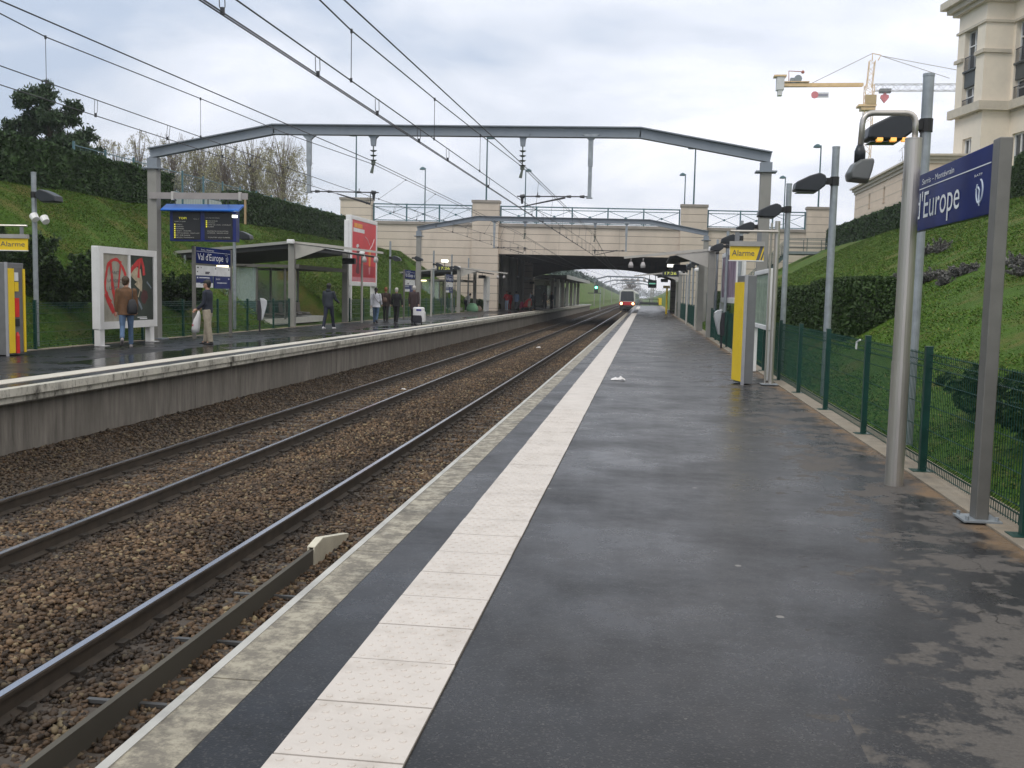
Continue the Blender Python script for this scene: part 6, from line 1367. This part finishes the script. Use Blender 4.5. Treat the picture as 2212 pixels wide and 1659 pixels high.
# ---------------------------------------------------------------- people
SK = mat('skin', (.42,.24,.17), .5, 0, .05, 6); SKD = mat('skin_dark', (.07,.04,.03), .5, 0, .05, 6)
def cloth(name, col): return mat('cloth_'+name, col, .85, 0, .18, 9, bump=.3, bscale=40)
def person(label, loc, ang, h, top, pants, shoe, hairc, legs=((0,0),(0,0)), arms=((5,10,6),(5,10,6)), hem=.82, lean=0, skin=None, hair='short', head_yaw=0, flare=1.12, baggy=1., vest=None, hood=False, cap=None, group='people on the left platform', face=False):
    skin = skin or SK; s = h/1.75; t = thing('person', label, 'person', (loc[0], loc[1], 0), 0, group)
    # sagittal kinematics in the figure's own frame: x right, y forward, z up
    def leg(side, a, k):
        hp = Vector((side*.09, 0, .92)); a_ = R(a); kn = hp+Vector((side*.005, .43*math.sin(a_), -.43*math.cos(a_))); b_ = R(a-k); an = kn+Vector((side*.005, .41*math.sin(b_), -.41*math.cos(b_)))
        ft = R(min(0, (a-k)*.75)) if k > 15 else 0; td = Vector((side*.04, math.cos(ft), math.sin(ft))); return hp, kn, an, td
    LG = [leg(-1, *legs[0]), leg(1, *legs[1])]
    low = min(min((an-Vector((0,0,.085))).z, (an+td*.17-Vector((0,0,.05))).z) for _, _, an, td in LG); dz = -low
    Mw = Matrix.Translation((loc[0], loc[1], loc[2]))@Matrix.Rotation(R(ang-90), 4, 'Z')@Matrix.Scale(s, 4)@Matrix.Translation((0,0,dz))
    ln_ = R(lean); Ml = Matrix.Translation((0,0,.95))@Matrix.Rotation(-ln_, 4, 'X')@Matrix.Translation((0,0,-.95))
    U = lambda x, y, z: Mw@(Ml@Vector((x, y, z))); B = lambda v: Mw@Vector(v)
    ux = (Mw.to_3x3()@Vector((1,0,0))); uy = (Mw@Ml).to_3x3()@Vector((0,1,0))
    def ring(x, y, z, rx, ry, up=True): c = U(x, y, z) if up else B((x,y,z)); return (c, ux*rx, (uy if up else Mw.to_3x3()@Vector((0,1,0)))*ry)
    def arm(side, a, e, ab):
        sh = Vector((side*.185, 0, 1.41)); a_ = R(a); c_ = R(ab); el = sh+Vector((side*.29*math.sin(c_), .29*math.sin(a_)*math.cos(c_), -.29*math.cos(a_)*math.cos(c_))); b_ = R(a+e); wr = el+Vector((side*.04*math.sin(c_)-side*.0, .25*math.sin(b_), -.25*math.cos(b_)*math.cos(c_*.3)))
        return sh, el, wr, (wr-el).normalized()
    AR = [arm(-1, *arms[0]), arm(1, *arms[1])]; w = lambda v: Mw@(Ml@v)
    # body: one continuous surface
    mb = MB(); tz = [(.86,.15,.11),(.95,.16,.11),(1.05,.14,.10),(1.18,.14,.10),(1.30,.165,.115),(1.40,.165,.10),(1.455,.09,.07),(1.48,.055,.055),(1.56,.052,.055)]
    mb.loft([ring(0, 0, z, a, b_) for z, a, b_ in tz], 16)
    hy = R(head_yaw); cx_ = math.cos(hy); sx_ = math.sin(hy); hd = lambda x, y, z: U(x*cx_-y*sx_, .015+x*sx_+y*cx_, z)
    for c, r_ in (((0,0,1.655),.092),((0,.018,1.60),.074),((0,.055,1.575),.045),((0,-.015,1.665),.09)): p = hd(*c); mb.ball(p, r_*s*.86, r_*s, r_*s*1.12, 12, 8)
    p = hd(0,.10,1.625); mb.ball(p, .014*s, .02*s, .022*s, 6, 5)
    for e in (-1, 1): p = hd(e*.08,0,1.635); mb.ball(p, .014*s, .022*s, .032*s, 6, 5)
    for sh, el, wr, d in AR: mb.tube([w(sh), w(el), w(wr)], [.048*s,.036*s,.024*s], 8); mb.ball(w(sh), .052*s, n=8, h=6)
    for (sh, el, wr, d), side in zip(AR, (-1, 1)):
        pm = wr+d*.05; u = Vector((side, 0, 0)); n_ = d.cross(u).normalized(); q = n_.cross(d).normalized()
        mb.tube([w(wr), w(pm), w(wr+d*.09)], [.024*s,.034*s,.034*s], 8)
        for k in range(4):
            o = n_*((k-1.5)*.017); L_ = (.062,.072,.068,.052)[k]; b0 = wr+d*.085+o; m_ = b0+d*L_*.5-q*side*.012; e_ = b0+d*L_*.8-q*side*.035; mb.tube([w(b0), w(m_), w(e_)], [.0095*s,.009*s,.0075*s], 6)
        b0 = wr+d*.03+n_*.03; mb.tube([w(b0), w(b0+n_*.02+d*.03), w(b0+n_*.022+d*.06-q*side*.01)], [.012*s,.011*s,.008*s], 6)
    for hp, kn, an, td in LG: mb.tube([B(hp), B(kn), B(an)], [.08*s,.055*s,.035*s], 10); mb.tube([B(an), B(an+td*.1-Vector((0,0,.04)))], [.035*s,.03*s], 8)
    mb.build('body', skin, t, remesh=.0125*s)
    # trousers
    mb = MB(); mb.loft([ring(0, 0, z, a, b_, False) for z, a, b_ in ((.80,.14,.11),(.88,.172,.128),(.97,.175,.125),(1.04,.155,.115))], 16)
    for hp, kn, an, td in LG: mb.tube([B(hp+Vector((0,0,.02))), B((hp+kn)/2), B(kn), B((kn+an)/2), B(an-Vector((0,0,.02)))], [.098*s*baggy,.088*s*baggy,.068*s*baggy,.064*s*baggy,.060*s*baggy], 12); mb.ball(B(kn), .068*s*baggy, n=10, h=6)
    mb.build('trousers', pants, t, remesh=.015*s)
    # coat or jacket with sleeves
    mb = MB(); f_ = flare; tz = [(hem,.185*f_,.135*f_),(hem+.1,.182*(1+(f_-1)*.6),.135),(1.02,.172,.128),(1.15,.168,.125),(1.30,.19,.135),(1.40,.192,.12),(1.455,.12,.09),(1.50,.075,.075)]
    mb.loft([ring(0, 0, z, a, b_) for z, a, b_ in tz], 18)
    for sh, el, wr, d in AR: mb.tube([w(sh), w((sh+el)/2), w(el), w((el+wr)/2), w(wr-d*.01)], [.072*s,.066*s,.058*s,.052*s,.046*s], 10); mb.ball(w(sh), .074*s, n=10, h=6); mb.ball(w(el), .058*s, n=8, h=6)
    if hood: p = U(0,-.06,1.49); mb.ball(p, .10*s, .08*s, .07*s, 10, 6)
    mb.build('coat', top, t, remesh=.015*s)
    for (hp, kn, an, td) in LG:
        mb = MB(); a_ = an-Vector((0,0,.06)); sd = Vector((1,0,0)); zc = td.cross(sd)*-1
        rr_ = []
        for u, wd_, ht in ((-.07,.032,.035),(-.04,.042,.05),(.04,.042,.045),(.12,.046,.032),(.175,.035,.022),(.195,.015,.012)): c = a_+td*u+Vector((0,0,-.0)); rr_.append((B(c+zc*(ht-.045)*.0-Vector((0,0,.045-ht)) if td.z == 0 else c), (Mw.to_3x3()@sd)*wd_, (Mw.to_3x3()@Vector((0,-td.z,abs(td.y))))*ht))
        mb.loft(rr_, 10); mb.build('shoe', shoe, t, smooth=True)
    # hair or cap
    if hair:
        mb = MB(); rg = []
        for i in range(1, 9):
            a = math.pi*i/9; z = 1.665-.112*math.cos(a)*1.0; r_ = .092*math.sin(a)
            if z < 1.60 and hair != 'long': continue
            back = -.022 if hair != 'bald' else -.03; rg.append((hd(0, back, z+.008), ux*(r_*.98+.004), uy*(r_*1.0)))
        mb.loft(rg, 14)
        if hair == 'pony': mb.loft([(hd(0,-.10,1.66), ux*.03, uy*.03),(hd(0,-.13,1.60), ux*.04, uy*.035),(hd(0,-.13,1.50), ux*.035, uy*.03),(hd(0,-.11,1.42), ux*.01, uy*.01)][::-1], 8)
        if hair in ('short', 'pony'): mb.loft([(hd(0,-.045,1.55), ux*.05, uy*.035),(hd(0,-.05,1.60), ux*.075, uy*.05),(hd(0,-.04,1.66), ux*.082, uy*.062)], 12)
        mb.build('hair', hairc, t, smooth=True)
    if cap:
        mb = MB(); mb.loft([(hd(0,-.005,1.665), ux*.095, uy*.108),(hd(0,-.005,1.70), ux*.093, uy*.104),(hd(0,-.01,1.745), ux*.07, uy*.078),(hd(0,-.01,1.765), ux*.03, uy*.035)], 16)
        mb.prism([(-.07,0),(.07,0),(.06,.07),(.0,.09),(-.06,.07)], hd(0,.085,1.672), ux, (Mw@Ml).to_3x3()@Vector((-sx_,cx_,-.15)), (0,0,.012)); mb.build('cap', cap, t, smooth=False)
    if face:
        for e in (-1, 1): p = hd(e*.033,.088,1.648); MB().ball(p, .009*s, .006*s, .008*s, 6, 5).build('eye', black, t)
        p = hd(0,.094,1.588); MB().ball(p, .022*s, .006*s, .005*s, 8, 5).build('mouth', mat('lips', (.25,.09,.08), .5), t)
    return t, U, w, AR, Mw
G = lambda px, py: P(px, py, Z=0)
jeans = cloth('jeans', (.07,.12,.21)); blk = cloth('black', (.012,.012,.015)); navy = cloth('dark_navy', (.015,.02,.035)); brn = cloth('brown_coat', (.13,.065,.03)); beige = cloth('beige', (.32,.28,.22)); dkb = cloth('dark_brown_coat', (.035,.022,.02)); wht = cloth('white_coat', (.62,.63,.70)); slate = cloth('slate_jacket', (.025,.032,.045)); ltj = cloth('light_jeans', (.38,.45,.58)); bluej = cloth('blue_jacket', (.12,.19,.32)); redc = cloth('red', (.45,.02,.03)); grn = cloth('green_jacket', (.03,.035,.03)); gry = cloth('light_grey', (.5,.5,.5))
sh_b = mat('shoe_black', (.012,.012,.014), .4); sh_w = mat('shoe_white', (.6,.6,.62), .5); sh_g = mat('shoe_grey', (.25,.23,.24), .6)
hbrown = mat('hair_brown', (.06,.035,.018), .6, 0, .3, 30); hblack = mat('hair_black', (.01,.009,.009), .5, 0, .3, 30); hred = mat('hair_red', (.22,.07,.025), .6, 0, .3, 30); hwhite = mat('hair_white', (.5,.48,.46), .7, 0, .15, 30)
def bag(name, label, cat, c, w_, d_, h_, m_, strap=None, yaw=0):
    t = thing(name, label, cat, tuple(c)); ca, sa = math.cos(yaw), math.sin(yaw); u = Vector((ca,sa,0)); v = Vector((-sa,ca,0))
    MB().loft([(Vector(c)+V3(0,0,-h_/2), u*w_*.42, v*d_*.45),(Vector(c)+V3(0,0,-h_*.38), u*w_*.52, v*d_*.55),(Vector(c), u*w_*.5, v*d_*.5),(Vector(c)+V3(0,0,h_*.4), u*w_*.34, v*d_*.34),(Vector(c)+V3(0,0,h_/2), u*w_*.2, v*d_*.2)], 12).build('body', m_, t, smooth=True)
    if strap: MB().tube(strap, .010, 6).build('strap', m_, t)
    return t
# brown coat walker
q = G(274, 750); _, U, w, AR, Mw = person('person in a brown coat and blue jeans walking past the poster display', q, 118, 1.74, brn, jeans, sh_g, hbrown, legs=((-14,38),(6,2)), arms=((-6,12,8),(8,22,8)), hem=.80, head_yaw=-25, baggy=.95)
bag('handbag', 'black shoulder bag hanging behind the person in the brown coat', 'bag', U(.14,-.20,1.02), .24, .12, .36, mat('bag_black', (.012,.012,.016), .5), [U(.14,-.20,1.18), U(.155,-.16,1.34), U(.14,-.02,1.475), U(.15,.13,1.34)], yaw=R(28))
# cap man in profile, holding a white bag
q = G(449, 744); _, U, w, AR, Mw = person('man in a dark cap and jacket with beige trousers facing left', q, 184, 1.72, navy, beige, sh_b, hblack, legs=((-7,2),(8,3)), arms=((6,44,4),(8,50,4)), hem=.86, flare=1.0, baggy=1.2, cap=cloth('cap', (.02,.024,.02)), face=True, head_yaw=6)
wr = w(AR[1][2]+AR[1][3]*.09); wl = w(AR[0][2]+AR[0][3]*.09); hc = (wr+wl)/2
t = thing('carrier_bag', 'white plastic bag held by the man in the cap', 'bag', (wr.x-.02, wr.y, wr.z-.6)); plw = mat('plastic_white', (.72,.72,.74), .35, 0, .05, 6)
MB().loft([(wr+V3(-.10,0,-.62), V3(.11,0,0), V3(0,.06,0)),(wr+V3(-.09,0,-.5), V3(.115,0,0), V3(0,.075,0)),(wr+V3(-.05,0,-.28), V3(.10,0,0), V3(0,.06,0)),(wr+V3(-.01,0,-.14), V3(.06,0,0), V3(0,.035,0)),(wr+V3(0,0,.0), V3(.015,0,0), V3(0,.015,0))], 12).build('body', plw, t, smooth=True)
MB().box(wr.x-.16, wr.x-.12, wr.y-.078, wr.y-.0765, wr.z-.45, wr.z-.40).build('red_mark', mat('mark_red', (.6,.15,.2), .5), t)
q = G(710, 710); person('man in dark clothes and white trainers striding away beside the left shelter', q, 84, 1.80, slate, cloth('dark_blue_trousers', (.012,.016,.035)), sh_w, hblack, legs=((-16,4),(18,4)), arms=((6,14,10),(20,50,12)), hem=.88, flare=1.02, skin=SKD, hood=True)
q = G(812, 699); _, U, w, AR, Mw = person('woman in a white coat and jeans with dark tied hair', q, 92, 1.66, wht, jeans, sh_b, hblack, legs=((4,2),(-10,30)), arms=((-6,8,10),(10,30,8)), hem=.80, hair='pony', flare=1.25)
tag(MB().tube([U(-.13,-.06,1.46), U(-.05,-.15,1.3), U(.08,-.15,1.12), U(.19,-.06,1.0)], .012, 6).build('bag_strap', mat('strap_grey', (.2,.18,.2), .6), None), 'thin grey strap across the back of the woman in the white coat', 'strap')
q = G(833, 694); _, U, w, AR, Mw = person('woman with reddish hair in a dark brown coat, middle of the walking group', q, 90, 1.70, dkb, blk, sh_b, hred, legs=((10,4),(-6,6)), arms=((0,15,8),(0,15,8)), hem=.78)
bag('handbag', 'brown bag on the back of the red-haired woman', 'bag', U(.0,-.21,1.12), .26, .12, .24, mat('bag_brown', (.10,.06,.045), .5), [U(-.08,-.2,1.2), U(-.13,-.08,1.46)])
q = G(856, 697); person('grey-haired person in a short black coat walking on the left platform', q, 88, 1.68, blk, blk, sh_b, hwhite, legs=((8,4),(-12,14)), arms=((4,20,14),(4,20,14)), hem=.82, flare=1.18)
q = G(894, 697); _, U, w, AR, Mw = person('elderly white-haired man in a long dark brown coat pulling a suitcase', q, 90, 1.80, cloth('maroon_brown', (.045,.028,.03)), blk, sh_b, hwhite, legs=((4,2),(-4,4)), arms=((0,8,10),(-8,6,9)), hem=.62, hair='short', flare=1.15)
q = G(906, 700); t = thing('suitcase', 'white wheeled suitcase with a black lower front behind the elderly man', 'suitcase', tuple(q)); px_ = lambda a, b_: P(a, b_, Y=q.y)
MB().box(q.x-.30, q.x+.22, q.y-.16, q.y+.2, .30, .80).build('shell', plw, t, bevel=.07); MB().box(q.x-.29, q.x+.13, q.y-.19, q.y+.1, .06, .42).build('lower_front', mat('case_black', (.02,.02,.03), .5), t, bevel=.03); MB().box(q.x+.14, q.x+.26, q.y-.15, q.y+.18, .10, .60).build('side_panel', plw, t, bevel=.03)
MB().box(q.x-.12, q.x+.12, q.y-.168, q.y-.160, .62, .71).build('blue_mark', mat('mark_blue', (.03,.03,.25), .5), t)
for s in (-1, 1): MB().cyl((q.x+s*.17-.06, q.y-.1, .05), (q.x+s*.17-.02, q.y-.1, .05), .05, n=10).build('wheel', black, t)
hh = w(AR[1][2]+AR[1][3]*.08); MB().tube([q+V3(-.1,.1,.8), hh], .010, 6).build('handle', galv, t)
# small figures further away
q = G(1005, 672); person('person bending down in a pale top beside a green bag', q, 50, 1.68, gry, cloth('dark_trousers', (.02,.02,.04)), sh_w, hblack, legs=((12,6),(-4,4)), arms=((30,20,6),(30,20,6)), hem=.9, lean=48, flare=1.0)
q = G(1020, 673); bag('holdall', 'pale green bag standing by the bending person', 'bag', q+V3(0,0,.34), .95, .5, .68, mat('bag_green', (.25,.50,.30), .6)); q = G(1033, 672); bag('holdall', 'beige bag next to the pale green bag', 'bag', q+V3(0,0,.22), .6, .35, .44, mat('bag_beige', (.5,.38,.30), .6))
q = G(1094, 669.5); person('person in a red and black jacket and pale jeans under the bridge', q, 260, 1.72, redc, ltj, sh_w, hblack, legs=((3,2),(-3,2)), arms=((20,70,8),(20,60,8)), hem=.88, flare=1.)
q = G(1101, 668.5); person('person in red half hidden behind the person in pale jeans', q, 90, 1.62, redc, redc, sh_b, hblack, hem=.7)
q = G(1115, 669.5); person('person in a light blue jacket under the bridge', q, 80, 1.74, bluej, navy, sh_b, hblack, legs=((5,2),(-5,5)), hem=.76)
q = G(1127, 669); bag('backpack', 'small pink and red backpack standing under the bridge', 'bag', q+V3(0,0,.42), .45, .3, .7, mat('bag_pink', (.5,.03,.12), .6))
q = G(1152, 669.5); _, U, w, AR, Mw = person('dark-clothed person with a white scarf leaning over the red pushchair', q, 190, 1.74, navy, blk, mat('shoe_ochre', (.3,.18,.04), .6), hblack, legs=((4,2),(-6,4)), arms=((40,20,5),(40,20,5)), hem=.85, lean=14)
bag('white_bundle', 'white bundle carried by the person behind the red pushchair', 'bundle', U(.0,.22,1.25), .22, .2, .75, wht)
q = G(1138, 669.5); t = thing('pushchair', 'red pushchair on the left platform under the bridge', 'pushchair', tuple(q)); rp3 = mat('pushchair_red', (.55,.015,.02), .6)
MB().loft([(q+V3(.0,0,.25), V3(.35,0,0), V3(0,.25,0)),(q+V3(.05,0,.5), V3(.42,0,0), V3(0,.28,0)),(q+V3(.15,0,.85), V3(.3,0,0), V3(0,.27,0)),(q+V3(.25,0,1.1), V3(.12,0,0), V3(0,.2,0))], 12).build('seat_cover', rp3, t, smooth=True)
MB().loft([(q+V3(.25,-.3,.3), V3(.16,0,0), V3(0,.05,0)),(q+V3(.3,-.3,.9), V3(.14,0,0), V3(0,.05,0))], 10).build('blanket', beige, t)
MB().tube([q+V3(-.45,0,.12), q+V3(.1,0,.5), q+V3(.62,0,1.05)], .02, 6).build('frame', black, t)
for dx_ in (-.42, .4):
    for s in (-1, 1): MB().cyl(q+V3(dx_,s*.25-.02,.11), q+V3(dx_,s*.25+.02,.11), .11, n=12).build('wheel', black, t)
q = G(1176, 667.5); person('dark silhouette standing far under the bridge, left of two', q, 90, 1.76, blk, blk, sh_b, hblack, hem=.7)
q = G(1191, 667.5); person('dark silhouette standing far under the bridge, right of two', q, 250, 1.76, navy, navy, sh_b, hblack, hem=.85, legs=((3,2),(-3,2)), arms=((10,30,8),(10,30,8)))

# ---------------------------------------------------------------- damp air
hm = bpy.data.materials.new('haze'); hm.use_nodes = True; hn = hm.node_tree; hn.nodes.remove(hn.nodes['Principled BSDF'])
pv = hn.nodes.new('ShaderNodeVolumePrincipled'); pv.inputs['Color'].default_value = (.93, .95, 1, 1); pv.inputs['Density'].default_value = .0005; pv.inputs['Anisotropy'].default_value = .2
hn.links.new(pv.outputs[0], hn.nodes['Material Output'].inputs['Volume'])
tag(MB().box(-720, 820, -25, 1520, -4, 60).build('haze', hm, None), kind='stuff')
